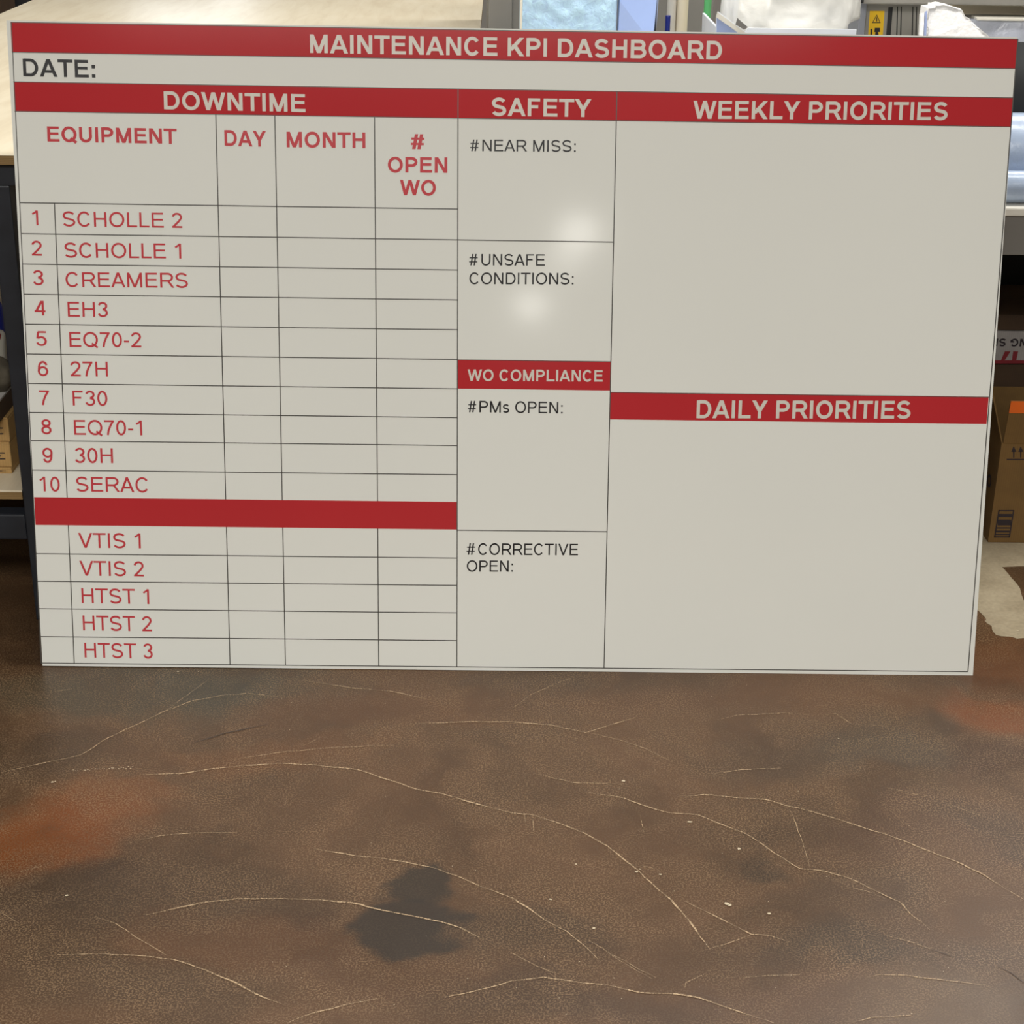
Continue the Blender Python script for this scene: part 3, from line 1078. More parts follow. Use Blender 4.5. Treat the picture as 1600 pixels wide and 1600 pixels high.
# ------- cartons on the lower shelf
def carton(name, x0, x1, y0, y1, z0, z1, label, mat, group=None, lines=True, lid=None):
    e = empty(name, ((x0 + x1) / 2, (y0 + y1) / 2, z0), label, 'box', group)
    bm_ = bmesh.new()
    box(bm_, x0, x1, y0, y1, z0, z1 - 0.004, 0.002)
    child('body', bm_, mat, e)
    bm_ = bmesh.new()
    xm = (x0 + x1) / 2
    ym = (y0 + y1) / 2
    box(bm_, x0 + .001, x1 - .001, y0 + .001, ym - .0008, z1 - .004, z1 - .0002)
    box(bm_, x0 + .001, x1 - .001, ym + .0008, y1 - .001, z1 - .004, z1 - .0002)
    child('top_flap', bm_, lid or mat, e)
    if lines:
        bm_ = bmesh.new()
        hh = z1 - z0
        for j, f_ in enumerate((.30, .42, .54)):
            box(bm_, x1 - .075, x1 - .012 - .008 * (j % 2), y0 - .0004, y0, z0 + hh * f_, z0 + hh * (f_ + .05))
        child('printed_lines', bm_, M['print'], e)
    return e


yb0 = 0.30
b1 = aty(22, 766, yb0)
b1t = aty(20, 731, yb0)
b2t = aty(18, 693, yb0)
b3t = aty(14, 656, yb0)
z1, z2, z3 = b1t.z, b2t.z, b3t.z
carton('carton_box', b1.x - .30, b1.x, yb0, yb0 + .23, ZS, z1, 'small tan carton on the lower shelf, bottom of the three', M['carton_tan'], 'cartons under the plywood table')
carton('carton_box', b1t.x - .30, b1t.x - .003, yb0 + .006, yb0 + .23, z1, z2, 'small tan carton in the middle of the three on the lower shelf', M['carton_tan'], 'cartons under the plywood table')
carton('carton_box', b2t.x - .30, b2t.x - .006, yb0 + .012, yb0 + .23, z2, z3, 'small tan carton third up, under the flat pale box', M['carton_tan'], 'cartons under the plywood table')
z4 = z3 + 0.042
p4 = atz(10, 613, z4)
carton('flat_box', p4.x - .34, p4.x, yb0 - .04, yb0 + .20, z3, z4, 'flat box with pale grey lid on top of three tan cartons', M['carton_dark'], None, False, M['lid_grey'])  # dark body colour stands in for its shadowed side


def blob(bm_, c, rx, ry, rz, amp, freq, seed, sub=4, flat=None):
    t = bmesh.new()
    bmesh.ops.create_icosphere(t, subdivisions=sub, radius=1)
    for v in t.verts:
        n_ = v.co.copy()
        d = 1 + amp * noise.noise(n_ * freq + Vector((seed, 0, 0))) + amp * .6 * (0.5 - abs(noise.noise(n_ * freq * 2.1 + Vector((0, seed, 0)))))
        v.co = Vector((c[0] + n_.x * rx * d, c[1] + n_.y * ry * d, c[2] + n_.z * rz * d))
        if flat is not None and v.co.z < flat:
            v.co.z = flat
    for f in t.faces:
        f.smooth = True
    merge(bm_, t)


ps = aty(0, 578, 0.36)
bm = bmesh.new()
sr = (ps.z - z4 + .012) * .72
blob(bm, (ps.x - .035, .36, z4 + sr * .8), .058, .05, sr, .16, 2.2, 3.1, flat=z4)
o = link('cloth_sack', bm, M['grey_sack'])
tag(o, 'grey brown cloth bundle on the flat pale-lidded box', 'sack')
ztop_sack = max(v.co.z for v in o.data.vertices)
# white tub with a red oval, behind the bundle
pt = aty(10, 545, 0.455)
tub = empty('plastic_tub', (pt.x - .031, .455, z4), 'off-white plastic tub with red oval mark, behind the grey bundle', 'tub')
zt_ = aty(4, 520, .455).z
bm = bmesh.new()
lathe(bm, [(.026, z4), (.028, z4 + .004), (.031, zt_ - .02), (.031, zt_ - .006), (.028, zt_), (.02, zt_ + .002)], pt.x - .031, .455, 40)
child('body', bm, M['tub_white'], tub)
bm = bmesh.new()
cz = aty(3, 531, .41).z
ring = []
for i in range(24):
    a = i * 2 * math.pi / 24
    ang = -math.pi / 2 + .62 + .42 * math.cos(a)
    ring.append((pt.x - .031 + .0316 * math.cos(ang), .455 + .0316 * math.sin(ang), cz + .013 * math.sin(a)))
cvert = bm.verts.new((pt.x - .031 + .0322 * math.cos(-math.pi / 2 + .62), .455 + .0322 * math.sin(-math.pi / 2 + .62), cz))
rv = [bm.verts.new(p) for p in ring]
for i in range(24):
    bm.faces.new((cvert, rv[i], rv[(i + 1) % 24]))
child('oval_mark', bm, M['red_print'], tub)['label'] = 'red oval on the tub'
# blue can with rust cap
pc = aty(4, 484, 0.56)
can = empty('spray_can', (pc.x - .032, .56, ZS), 'tall blue can with rust coloured cap behind the off-white tub', 'can')
zc0, zc1 = aty(3, 496, .56).z, aty(3, 471, .56).z
bm = bmesh.new()
lathe(bm, [(.030, ZS), (.032, ZS + .004), (.032, zc1 - .012), (.026, zc1)], pc.x - .032, .56, 32)
child('body', bm, M['blue'], can)
bm = bmesh.new()
zc2 = aty(3, 456, .56).z
lathe(bm, [(.026, zc1), (.026, zc2 - .006), (.022, zc2), (.008, zc2 + .001)], pc.x - .032, .56, 32)
child('cap', bm, M['rust'], can)

# ================================================================== BENCH AT THE RIGHT
yf = 0.62
pe = aty(1575, 325, yf)
ZB = pe.z
zb1 = aty(1575, 338, yf).z
zb2 = aty(1575, 400, yf).z
bn = empty('equipment_bench', (2.0, yf, 0), 'grey bench with white front edge behind the right side of the sign', 'bench')
bx0, bx1, by1 = 0.845, 3.3, 2.6
bm = bmesh.new()
box(bm, bx0, bx1, yf, by1, zb1, ZB, 0.003)
child('bench_top', bm, M['white_metal'], bn)
bm = bmesh.new()
box(bm, bx0 + .01, bx1 - .01, yf + .008, yf + .03, zb2, zb1, 0.002)
box(bm, bx0 + .01, bx1 - .01, by1 - .03, by1 - .01, zb2, zb1, 0.002)
for x_ in (bx0 + .01, bx1 - .03):
    box(bm, x_, x_ + .02, yf + .03, by1 - .03, zb2, zb1)
child('apron', bm, M['dark_grey_metal'], bn)
bm = bmesh.new()
box(bm, bx0 + .05, bx1 - .05, 1.42, 1.44, 0.05, zb2 + .02)  # black sheet added to keep the space under the bench dark
child('shade_panel', bm, M['black_steel'], bn)
for x_ in (bx0 + .01, bx1 - .06):
    for y_ in (yf + .03, by1 - .08):
        bm = bmesh.new()
        box(bm, x_, x_ + .05, y_, y_ + .05, 0, zb1, .003)
        child('leg', bm, M['black_steel'], bn)

# ------- open carton on the floor
yc = 0.6436
cxl = 2.036
zbody = aty(1565, 692, yc).z
cb = empty('open_carton', (cxl + .2, yc + .19, 0), 'brown open carton with raised flaps and orange tape on the concrete floor', 'box')
bm = bmesh.new()
tk = .004
x0, x1, y0, y1 = cxl, cxl + .42, yc, yc + .40
box(bm, x0, x1, y0, y0 + tk, 0.001, zbody)
box(bm, x0, x1, y1 - tk, y1, 0.001, zbody)
box(bm, x0, x0 + tk, y0 + tk, y1 - tk, 0.001, zbody)
box(bm, x1 - tk, x1, y0 + tk, y1 - tk, 0.001, zbody)
box(bm, x0 + tk, x1 - tk, y0 + tk, y1 - tk, 0.001, 0.001 + tk)
child('body', bm, M['carton'], cb)


def flap(pts, th):
    """A thin board flap through four corner points."""
    bm_ = bmesh.new()
    P = [Vector(p) for p in pts]
    n_ = (P[1] - P[0]).cross(P[3] - P[0]).normalized() * th
    a = [bm_.verts.new(p) for p in P]
    c = [bm_.verts.new(p + n_) for p in P]
    bm_.faces.new(a)
    bm_.faces.new(c[::-1])
    for i in range(4):
        bm_.faces.new((a[i], c[i], c[(i + 1) % 4], a[(i + 1) % 4]))
    return bm_


fz = aty(1585, 626, yc - .02).z
xf = aty(1579, 626, yc - .02).x
bm = flap([(x0 + .003, y0 + .001, zbody), (x1 - .003, y0 + .001, zbody), (x1 - .02, y0 - .02, fz), (xf, y0 - .02, fz)], .003)
ff = child('front_flap', bm, M['carton'], cb)
tz = aty(1585, 646, yc - .02).z
k0, k1 = .0, (fz - tz) / (fz - zbody)


def fp(u_, v_):
    lo_ = Vector((x0 + .003 + (x1 - x0 - .006) * u_, y0 + .001, zbody))
    hi_ = Vector((xf + (x1 - .02 - xf) * u_, y0 - .02, fz))
    return lo_.lerp(hi_, v_) + Vector((0, -.0038, 0))


bm = flap([fp(0, 1 - k1), fp(1, 1 - k1), fp(1, 1.0), fp(0, 1.0)], .0006)
o = child('orange_tape', bm, M['orange'], cb)
pl = aty(1561, 617, yc + .02)
bm = flap([(x0, y0 + .003, zbody), (x0, y1 - .003, zbody), (x0 - .035, y1 - .02, fz + .01), (x0 - .035, y0 + .01, fz + .01)], .003)
child('side_flap', bm, M['carton'], cb)
# printed marks on the front
yp = yc - .0006
bm = bmesh.new()


def pq(pts):
    vs = [aty(px, py, yp) for px, py in pts]
    quad(bm, [(p.x, yp, p.z) for p in vs])


for ax in (1584, 1595):
    pq([(ax - 1, 715), (ax + 1, 715), (ax + 1, 705), (ax - 1, 705)])
    pq([(ax - 4, 706), (ax + 4, 706), (ax + .5, 698), (ax - .5, 698)])
pq([(1573, 719), (1612, 719), (1612, 717), (1573, 717)])
child('arrow_print', bm, M['print'], cb)
bm = bmesh.new()
pq([(1560, 799), (1584, 799), (1584.5, 797), (1560.5, 797)])
pq([(1553, 840), (1577, 840), (1577.5, 838), (1553.5, 838)])
pq([(1553, 840), (1555, 840), (1562, 797), (1560, 797)])
pq([(1576, 840), (1578, 840), (1585, 797), (1583, 797)])
for ya, yb_ in ((803, 808), (812, 821), (824, 826), (829, 832), (834, 836)):
    sx = (840 - (ya + yb_) / 2) / 43 * 7
    pq([(1555 + sx, yb_), (1576 + sx, yb_), (1576 + sx, ya), (1555 + sx, ya)])
child('bar_label', bm, M['print'], cb)
bm = bmesh.new()
xs = x0 - .0006
for i in range(20):
    a0, a1 = i * math.pi / 10, (i + 1) * math.pi / 10
    cy_, cz_ = y0 + .05, .135
    quad(bm, [(xs, cy_ + r_ * math.cos(a), cz_ + r_ * math.sin(a)) for r_, a in ((.016, a0), (.016, a1), (.009, a1), (.009, a0))])
child('ring_print', bm, M['print'], cb)

# ------- cartons stacked behind it, under the bench
yq = 1.07
w0 = aty(1560, 567, yq)
w1 = aty(1560, 514, yq)
zq0, zq1 = w0.z, w1.z
carton('carton_box', 1.86, 2.62, yq + .01, yq + .28, 0.001, zq0, 'brown carton, darkened for shade, on the floor under the bench, behind the open carton', M['carton_dark'], None, False)
wb = carton('printed_box', 1.84, 2.58, yq, yq + .28, zq0, zq1, 'whitish carton with dark red and black upside-down print under the bench', M['carton_white'], None, False)
yy = yq - .0006
tp, asp = text_polys('NING SE', True)
tl, tr = aty(1548, 541, yy), aty(1622, 541, yy)
tt = aty(1570, 529, yy).z


def fnp(t_, v_):
    return Vector((tr.x + (tl.x - tr.x) * t_, yy, tt + (tl.z - tt) * v_)) - Vector(wb.location)


o = poly_mesh('black_lettering', tp, fnp, M['print'], wb)
bm = bmesh.new()


def pq2(pts):
    vs = [aty(px, py, yy) for px, py in pts]
    quad(bm, [(p.x, yy, p.z) for p in vs])


pq2([(1564, 563), (1570, 563), (1579, 549), (1570, 549)])
pq2([(1581, 563), (1588, 563), (1591, 549), (1583, 549)])
pq2([(1545, 568), (1640, 568), (1640, 563), (1545, 563)])
child('red_print', bm, M['red_print'], wb)
zz0, zz1 = zq1, aty(1570, 490, yq).z
carton('flat_box', 1.85, 2.60, yq - .01, yq + .27, zz0, zz1, 'flat dark carton lying on the whitish printed carton under the bench', M['carton_dark'], None, False)

# ------- film rolls on the bench
def roll(name, px_top, px_bot, y, x0, x1, mat, label, cat='roll', zbase=None, radius=None):
    zb_ = ZB if zbase is None else zbase
    r_ = radius
    e = empty(name, ((x0 + x1) / 2, y, zb_), label, cat)
    bm_ = bmesh.new()
    cyl(bm_, (x0, y, zb_ + r_), (x1, y, zb_ + r_), r_, seg=48)
    child('wound_sheet', bm_, mat, e)
    bm_ = bmesh.new()
    bm_.free()
    for xa, xb in ((x0 - .03, x0), (x1, x1 + .03)):
        bm_ = bmesh.new()
        cyl(bm_, (xa, y, zb_ + r_), (xb, y, zb_ + r_), r_ * .4, seg=32)
        child('core', bm_, M['core'], e)
    return e


roll('film_roll', 0, 0, yf + .055, 1.25, 2.75, M['blue_grey_film'], 'thin roll of blue grey film lying at the front edge of the bench', radius=.034)
roll('film_roll', 0, 0, yf + .055 + .034 + .088, 1.25, 2.8, M['blue_grey_film'], 'thick roll of blue grey film just behind the thin one on the bench', radius=.085)
roll('vinyl_roll', 0, 0, yf + .41, 1.86, 2.8, M['black_roll'], 'thick black roll lying behind the blue grey film rolls', radius=.145)
# wrapped pack standing behind the black roll
yk = 1.55
pk = empty('wrapped_pack', (2.2, yk, ZB), 'sheet pack wrapped in grey plastic film, standing behind the black roll', 'pack')
zk = aty(1570, 28, yk).z
xk = aty(1512, 40, yk).x
bm = bmesh.new()
t = bmesh.new()
bmesh.ops.create_grid(t, x_segments=40, y_segments=24, size=.5)
for v in t.verts:
    fx, fz_ = v.co.x + .5, v.co.y + .5
    X = xk + (2.9 - xk) * fx
    Z = ZB + .001 + (zk - .006 - ZB) * fz_
    d = .012 * noise.noise(Vector((X * 9, Z * 16, 1.3))) + .006 * abs(noise.noise(Vector((X * 25, Z * 30, 4))))
    v.co = Vector((X, yk - d, Z))
for f in t.faces:
    f.smooth = True
merge(bm, t)
box(bm, xk, 2.9, yk + .012, yk + .05, ZB, zk - .006)
child('film_wrap', bm, M['grey_film'], pk)
bm = bmesh.new()
box(bm, xk + .02, 2.9, yk - .010, yk + .05, zk - .006, zk, .001)
child('white_board_edge', bm, M['white_metal'], pk)

# ------- cutting machine at the back of the bench
ym = 1.62
mc = empty('cutting_machine', (2.1, ym, ZB), 'grey cutting machine with long gantry beam at the back of the bench', 'machine')
pA, pB = aty(1339, 30, ym), aty(1438, 30, ym)
zbeam = aty(1450, 7.5, ym - .06).z
bm = bmesh.new()
box(bm, pA.x, 3.2, ym - .06, ym + .16, zbeam, zbeam + .14, .004)
child('gantry_beam', bm, M['grey_metal'], mc)
bm = bmesh.new()
box(bm, aty(1352, 30, ym).x, pB.x + .02, ym, ym + .14, ZB, zbeam, .003)
child('carriage_housing', bm, M['grey_metal'], mc)
bm = bmesh.new()
box(bm, pA.x + .001, aty(1352.5, 30, ym - .02).x, ym - .02, ym + .14, ZB, zbeam - .001, .002)
child('side_plate', bm, M['blue_grey_metal'], mc)
bm = bmesh.new()
pa, pb = aty(1334, 2, ym - .08), aty(1349, 4.5, ym - .08)
box(bm, pa.x, pb.x, ym - .085, ym - .06, pb.z, pb.z + .05, .002)
child('cable_clip', bm, M['black_steel'], mc)
# yellow warning label
yl = ym - .0006
bm = bmesh.new()


def lab_quad(pts, y_):
    vs = [aty(px, py, y_) for px, py in pts]
    quad(bm, [(p.x, y_, p.z) for p in vs])


lab_quad([(1356, 62), (1379, 62), (1382, 17), (1359, 17)], yl)
wl = child('warning_label', bm, M['yellow'], mc)
wl['label'] = 'yellow warning label with black triangle'
bm = bmesh.new()
yl2 = yl - .0005


def tri_ring(pts, wdt):
    P = [aty(px, py, yl2) for px, py in pts]
    c = (P[0] + P[1] + P[2]) / 3
    for i in range(3):
        a, d = P[i], P[(i + 1) % 3]
        quad(bm, [a, d, d.lerp(c, wdt), a.lerp(c, wdt)])


tri_ring([(1362.5, 36), (1376, 36), (1370, 22.5)], .26)
lab_quad([(1369, 33.5), (1370.6, 33.5), (1370.6, 27), (1369, 27)], yl2)
lab_quad([(1360, 60), (1363, 60), (1363, 45), (1360, 45)], yl2)
lab_quad([(1366, 50), (1375, 50), (1375, 43.5), (1367, 43.5)], yl2)
lab_quad([(1366, 60), (1374, 60), (1372, 50), (1368, 50)], yl2)
o = link('warning_symbol', bm, M['print'], wl)
o.data.transform(Matrix.Translation(-Vector(mc.location)))
bm = bmesh.new()
pa, pb = aty(1384, 60, ym), aty(1391, 60, ym)
pc_, pd_ = aty(1388, 11, ym), aty(1395, 11, ym)
quad(bm, [(p.x, ym - .002, p.z) for p in (pa, pb, pd_, pc_)])
quad(bm, [(pb.x, ym - .002, pb.z), (pb.x, ym, pb.z), (pd_.x, ym, pd_.z), (pd_.x, ym - .002, pd_.z)])
child('slot', bm, M['black_steel'], mc)
bm = bmesh.new()
for c_ in (1400, 1406, 1424, 1430):
    p, q = aty(c_, 60, ym), aty(c_ + 2, 60, ym)
    p2, q2 = aty(c_ + 1.5, 10, ym), aty(c_ + 3, 10, ym)
    quad(bm, [(p.x, ym - .001, p.z), (q.x, ym - .001, q.z), (q2.x, ym - .001, q2.z), (p2.x, ym - .001, p2.z)])
child('panel_groove', bm, M['black_steel'], mc)
# cream cover bar and rear cabinet
bm = bmesh.new()
pa, pb = aty(1502, 22.5, ym + .01), aty(1502, 9, ym + .01)
box(bm, pB.x + .025, 3.2, ym + .01, ym + .12, pa.z, zbeam - .002, .002)
child('cream_cover', bm, M['cream'], mc)
bm = bmesh.new()
box(bm, pB.x + .025, 3.2, ym + .03, ym + .10, ZB, pa.z, 0)
child('rear_panel', bm, M['grey_metal'], mc)

# grey cabinet behind the film panels
yg = 1.98
gx0, gx1 = 0.86, aty(1116, 20, yg).x
cbn = empty('grey_cabinet', ((gx0 + gx1) / 2, yg, ZB), 'plain grey metal cabinet on the bench right of the plywood table', 'cabinet')
bm = bmesh.new()
box(bm, 0.85, gx1, yg + .002, yg + .36, ZB, 1.55, .004)
child('body', bm, M['dark_grey_metal'], cbn)
bm = bmesh.new()
pa = aty(809, 20, yg)
box(bm, 0.855, pa.x - .016, yg - .012, yg + .002, ZB + .004, 1.54, .003)
child('door', bm, M['dark_grey_metal'], cbn)

# blue film panels
yi = 1.42
pa, pb = aty(812.5, 20, yi), aty(964, 20, yi)
pd = empty('foam_board_pack', ((pa.x + pb.x) / 2, yi, ZB), 'pale icy blue bubble-wrapped pack standing behind the sign', 'pack')
bm = bmesh.new()
t = bmesh.new()
bmesh.ops.create_grid(t, x_segments=36, y_segments=60, size=.5)
for v in t.verts:
    X = pa.x + .003 + (pb.x - pa.x - .006) * (v.co.x + .5)
    Z = ZB + .002 + .58 * (v.co.y + .5)
    v.co = Vector((X, yi - .004 - .006 * noise.noise(Vector((X * 30, Z * 40, 2))), Z))
for f in t.faces:
    f.smooth = True
merge(bm, t)
box(bm, pa.x, pb.x, yi, yi + .12, ZB, ZB + .585, .004)
child('bubble_wrap', bm, M['ice_film'], pd)
bm = bmesh.new()
box(bm, pa.x, pa.x + .006, yi - .010, yi, ZB, ZB + .585, .001)
child('white_edge', bm, M['white_metal'], pd)
pc2 = aty(965, 20, yi)
pr0, pr1 = aty(1027, 48, yi), aty(1030.5, 0, yi)
pn = empty('folded_film_sheet', ((pc2.x + pr0.x) / 2, yi, ZB), 'smooth light blue film panel with diagonal fold, right of the bubble-wrapped pack', 'panel')
slope = (pr1.x - pr0.x) / (pr1.z - pr0.z)
zt2 = ZB + .57
xb_ = pr0.x + slope * (ZB - pr0.z)
xt_ = pr0.x + slope * (zt2 - pr0.z)
bm = bmesh.new()
# folded sheet: corners with a diagonal crease
d0, d1 = aty(969, 2, yi), aty(1003, 47, yi)
ds = (d1.x - d0.x) / (d1.z - d0.z)
xtop = d0.x + ds * (zt2 - d0.z)
cre_t = Vector((max(pc2.x + .004, pc2.x + .004), yi - .004, d0.z + (pc2.x + .004 - d0.x) / ds))
cre_b = Vector((xb_ - .004, yi - .004, d0.z + (xb_ - .004 - d0.x) / ds))
cre_b.z = max(cre_b.z, ZB + .01)
for y_, s_ in ((0, 1), (.05, -1)):
    pass
BLc = Vector((pc2.x + .004, yi + .050, ZB))
TLc = Vector((pc2.x + .004, yi - .001, zt2))
TRc = Vector((xt_, yi + .004, zt2))
BRc = Vector((xb_, yi + .002, ZB))
V_ = [bm.verts.new(p) for p in (BLc, BRc, cre_b, TRc, TLc, cre_t)]
bm.faces.new((V_[0], V_[1], V_[2], V_[5]))
bm.faces.new((V_[5], V_[2], V_[3], V_[4]))
ob = [bm.verts.new((p.x, yi + .06, p.z)) for p in (BLc, BRc, TRc, TLc)]
bm.faces.new((ob[3], ob[2], ob[1], ob[0]))
bm.faces.new((V_[1], ob[1], ob[2], V_[3], V_[2]))
bm.faces.new((V_[0], V_[5], V_[4], ob[3], ob[0]))
bm.faces.new((V_[4], V_[3], ob[2], ob[3]))
bm.faces.new((V_[0], ob[0], ob[1], V_[1]))
child('film_sheet', bm, M['blue_film'], pn)
bm = bmesh.new()
box(bm, xb_ + .001, xb_ + .004, yi + .004, yi + .058, ZB, zt2)
child('dark_edge', bm, M['black_steel'], pn)

# standing rolls of vinyl
yv = 1.62


def standing(px0, px1, y, mat, label, ztop, name='vinyl_roll', cap=None, zbase=None):
    a, c = aty(px0, 20, y), aty(px1, 20, y)
    r_ = (c.x - a.x) / 2
    cx_ = (a.x + c.x) / 2
    zb_ = ZB
    e = empty(name, (cx_, y + r_, zb_), label, 'roll', 'vinyl rolls standing on the bench')
    bm_ = bmesh.new()
    lathe(bm_, [(r_ * .98, zb_), (r_, zb_ + .003), (r_, ztop - .004), (r_ * .97, ztop), (r_ * .5, ztop), (r_ * .48, ztop - .02)], cx_, y + r_, 40)
    child('wound_vinyl', bm_, mat, e)
    if mat is not M['blue']:
        bm_ = bmesh.new()
        cyl(bm_, (cx_, y + r_, ztop - .03), (cx_, y + r_, ztop + .012), r_ * .46, seg=28)
        child('core', bm_, M['core'], e)
    return e


standing(1042.5, 1057, yv, M['pale_grey'], 'thin pale grey roll standing behind the dark blue roll', 1.42)
standing(1057.3, 1076, yv, M['cream'], 'cream roll standing right of the pale grey one', 1.44)
standing(1100, 1111.5, yv, M['green'], 'slim bright green roll standing left of the white bag', 1.40)
zbl = aty(1045, 24.5, yv - .05).z
standing(1040.5, 1048.5, yv - .05, M['blue'], 'short dark blue roll standing before the pale grey one', zbl)

# white plastic bag in a pale blue bin
yw = 1.20
l0, l1 = aty(1119, 52, yw), aty(1338, 52, yw)
bin_ = empty('plastic_bin', ((l0.x + l1.x) / 2, yw + .15, ZB), 'pale blue plastic bin holding the white bag, slanted at its left end', 'bin')
zr = aty(1250, 45, yw).z
pts_ = [(l0.x + .008, ZB), (l1.x - .004, ZB), (l1.x, zr)]
pR = aty(1168, 50, yw)
pL = aty(1122, 18, yw)
pts_ += [(pR.x, zr)]
pts_ += [(pR.x - .005, pR.z), (pL.x, pL.z), (l0.x - .002, aty(1118, 25, yw).z)]
bm = bmesh.new()
prism(bm, pts_, yw, yw + .006)
prism(bm, [(l0.x + .008, ZB), (l1.x - .004, ZB), (l1.x, zr - .06), (l0.x, zr - .06)], yw + .30, yw + .306)
prism(bm, [(l0.x + .008, ZB), (l0.x + .014, ZB), (l0.x + .006, zr), (l0.x, zr)], yw + .006, yw + .30)
prism(bm, [(l1.x - .010, ZB), (l1.x - .004, ZB), (l1.x, zr - .03), (l1.x - .006, zr - .03)], yw + .006, yw + .30)
box(bm, l0.x + .014, l1.x - .010, yw + .006, yw + .30, ZB, ZB + .005)
child('body', bm, M['bin_blue'], bin_)
bm = bmesh.new()
e0, e1 = aty(1121, 19, yw - .004), aty(1166, 52, yw - .004)
e2, e3 = aty(1119, 27, yw - .004), aty(1155, 52, yw - .004)
bm2 = flap([e2, e3, e1, e0], -.004)
child('slanted_rim', bm2, M['white_metal'], bin_)
bm3 = flap([aty(*p, yw - .001) for p in ((1119.5, 62), (1160, 62), (1153, 52), (1120, 27))], -.002)
child('end_panel', bm3, M['blue_paper'], bin_)['label'] = 'blue triangular end panel'
bm.free()
bm = bmesh.new()
m0 = [aty(*p, yw - .006) for p in ((1149, 38), (1152, 28), (1168, 42), (1162, 46))]
bm2 = flap(m0, -.006)
child('clip', bm2, M['dark_grey_metal'], bin_)
bm.free()
bag = None
bm = bmesh.new()
t = bmesh.new()
bmesh.ops.create_icosphere(t, subdivisions=6, radius=1)
bc0, bc1 = aty(1128, 10, yw + .14), aty(1345, 20, yw + .14)
bcx, brx = (bc0.x + bc1.x) / 2, (bc1.x - bc0.x) / 2
zlo = ZB + .008
zhi = 1.32
for v in t.verts:
    n_ = v.co.copy()
    ax = abs(n_.x) ** .62 * (1 if n_.x > 0 else -1)
    q = n_ * 2.2
    wr = .10 * (.5 - abs(noise.noise(q * .9 + Vector((5, 1, 2))))) + .06 * (.5 - abs(noise.noise(q * 1.9 + Vector((1, 8, 2))))) + .018 * (.5 - abs(noise.noise(q * 4.2)))
    kk = 1 + wr * 1.3
    x_ = bcx + ax * brx * (0.985 if n_.z > -.2 else .93) * (1 + wr * .35)
    y_ = yw + .155 + n_.y * .128 * kk
    z_ = (zlo + zhi) / 2 + n_.z * (zhi - zlo) / 2 * (1 + wr * .3)
    x_ = min(max(x_, l0.x + .012 if z_ < zr + .02 else -9), l1.x - .012 if z_ < zr + .01 else 9)
    y_ = min(max(y_, yw + .010), yw + .29)
    v.co = Vector((x_, y_, max(z_, zlo)))
for f in t.faces:
    f.smooth = True
merge(bm, t)
o = link('plastic_bag', bm, M['bag_film'])
tag(o, 'big crumpled white plastic bag bulging out of the pale blue bin', 'bag')

# white paper bag
yp_ = 1.325
outl = [(1449, 62), (1449.5, 24), (1452, 14), (1463, 12.5), (1465, 8.2), (1476, 8.8), (1488, 9), (1495, 14), (1505, 17), (1512, 26), (1522, 36), (1532, 45), (1545, 55), (1549, 62)]
W_ = [aty(px, py, yp_) for px, py in outl]
pbg = empty('paper_bundle', (W_[4].x, yp_, ZB), 'crumpled white paper bundle with sloping right side, before the cutting machine', 'paper')
bm = bmesh.new()
ol = [(p.x, p.z) for p in W_]
ol = [(ol[0][0] - .004, ZB)] + ol + [(ol[-1][0] + .05, ZB)]
fine = []
for (xa, za), (xb2, zb3) in zip(ol, ol[1:]):
    k_ = max(1, int(math.hypot(xb2 - xa, zb3 - za) / .008))
    for j in range(k_):
        fine.append((xa + (xb2 - xa) * j / k_, za + (zb3 - za) * j / k_))
fine.append(ol[-1])
cxm = sum(p[0] for p in fine) / len(fine)
layers = []
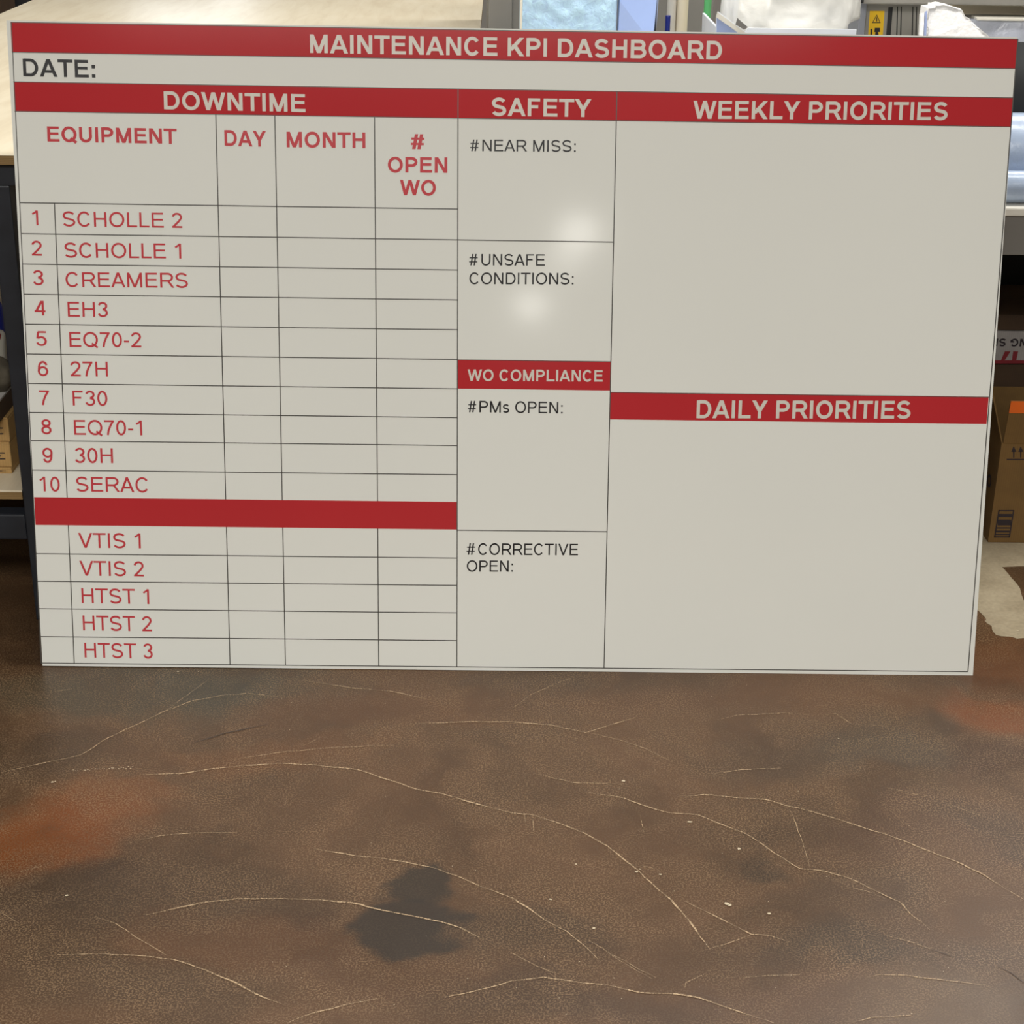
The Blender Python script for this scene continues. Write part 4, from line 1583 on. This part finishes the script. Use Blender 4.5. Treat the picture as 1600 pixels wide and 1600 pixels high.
for j, (dy, sc) in enumerate(((0.004, .93), (0.0, .985), (0.018, 1.0), (.05, .99), (.085, .96), (.10, .86))):
    ring = []
    for i, (x_, z_) in enumerate(fine):
        X = cxm + (x_ - cxm) * sc
        Z = ZB + (z_ - ZB) * (1 - (1 - sc) * .25)
        d = .010 * noise.noise(Vector((X * 35, j * 1.7, Z * 35)))
        e_ = .004 * noise.noise(Vector((X * 90, 3, Z * 90)))
        ring.append(bm.verts.new((X + e_, yp_ + dy + (Z - ZB) * .42 - .12 + d * (1 if 0 < j < 5 else .4), max(ZB, Z + (e_ if Z > ZB + .01 else 0)))))
    layers.append(ring)
for a, c in zip(layers, layers[1:]):
    for i in range(len(a)):
        bm.faces.new((a[i], a[(i + 1) % len(a)], c[(i + 1) % len(a)], c[i]))
bm.faces.new(layers[0])
bm.faces.new(layers[-1][::-1])
child('crumpled_sheet', bm, M['paper'], pbg)
bm = bmesh.new()
a = [aty(*p, yp_ - .012) for p in ((1436, 62), (1443, 62), (1444.5, 19), (1438.5, 20))]
lo1, lo2 = Vector((a[0].x - .012, yp_ - .132, ZB + .006)), Vector((a[1].x - .012, yp_ - .132, ZB + .006))
bm2 = flap([lo1, lo2, a[2], a[3]], -.012)
bm.free()
child('folded_sheet', bm2, M['paper'], pbg)
a = [aty(*p, yp_ - .006) for p in ((1443, 62), (1447, 62), (1449, 16), (1445, 19))]
lo1, lo2 = Vector((a[0].x - .012, yp_ - .126, ZB + .006)), Vector((a[1].x - .012, yp_ - .126, ZB + .006))
bm2 = flap([lo1, lo2, a[2], a[3]], -.010)
child('blue_edge', bm2, M['blue_paper'], pbg)

# ------- dark store cupboard beyond the far end of the table
yd = 3.6
dk = empty('store_cupboard', (-1.2, yd, 0), 'black cupboard beyond the far left corner of the plywood table', 'cupboard')
bm = bmesh.new()
box(bm, -2.3, -0.2, yd, yd + .5, 0, 1.15, .004)
child('body', bm, M['black_steel'], dk)
for xa, xb2 in ((-2.28, -1.26), (-1.24, -.22)):
    bm = bmesh.new()
    box(bm, xa, xb2, yd - .018, yd, .03, 1.13, .004)
    d_ = child('door', bm, M['black_steel'], dk)
    bm = bmesh.new()
    hx = -1.33 if xa < -2 else -1.17
    cyl(bm, (hx, yd - .035, .5), (hx, yd - .035, .65), .008, seg=16)
    o = link('handle', bm, M['dark_grey_metal'], d_)
    o.data.transform(Matrix.Translation(-Vector(dk.location)))
pz = aty(7, 8, yd - .22)
carton('carton_box', pz.x - .5, pz.x, yd - .42, yd - .08, 0, .92, 'tall brown carton on the floor before the black cupboard', M['carton_dark'], None, False)
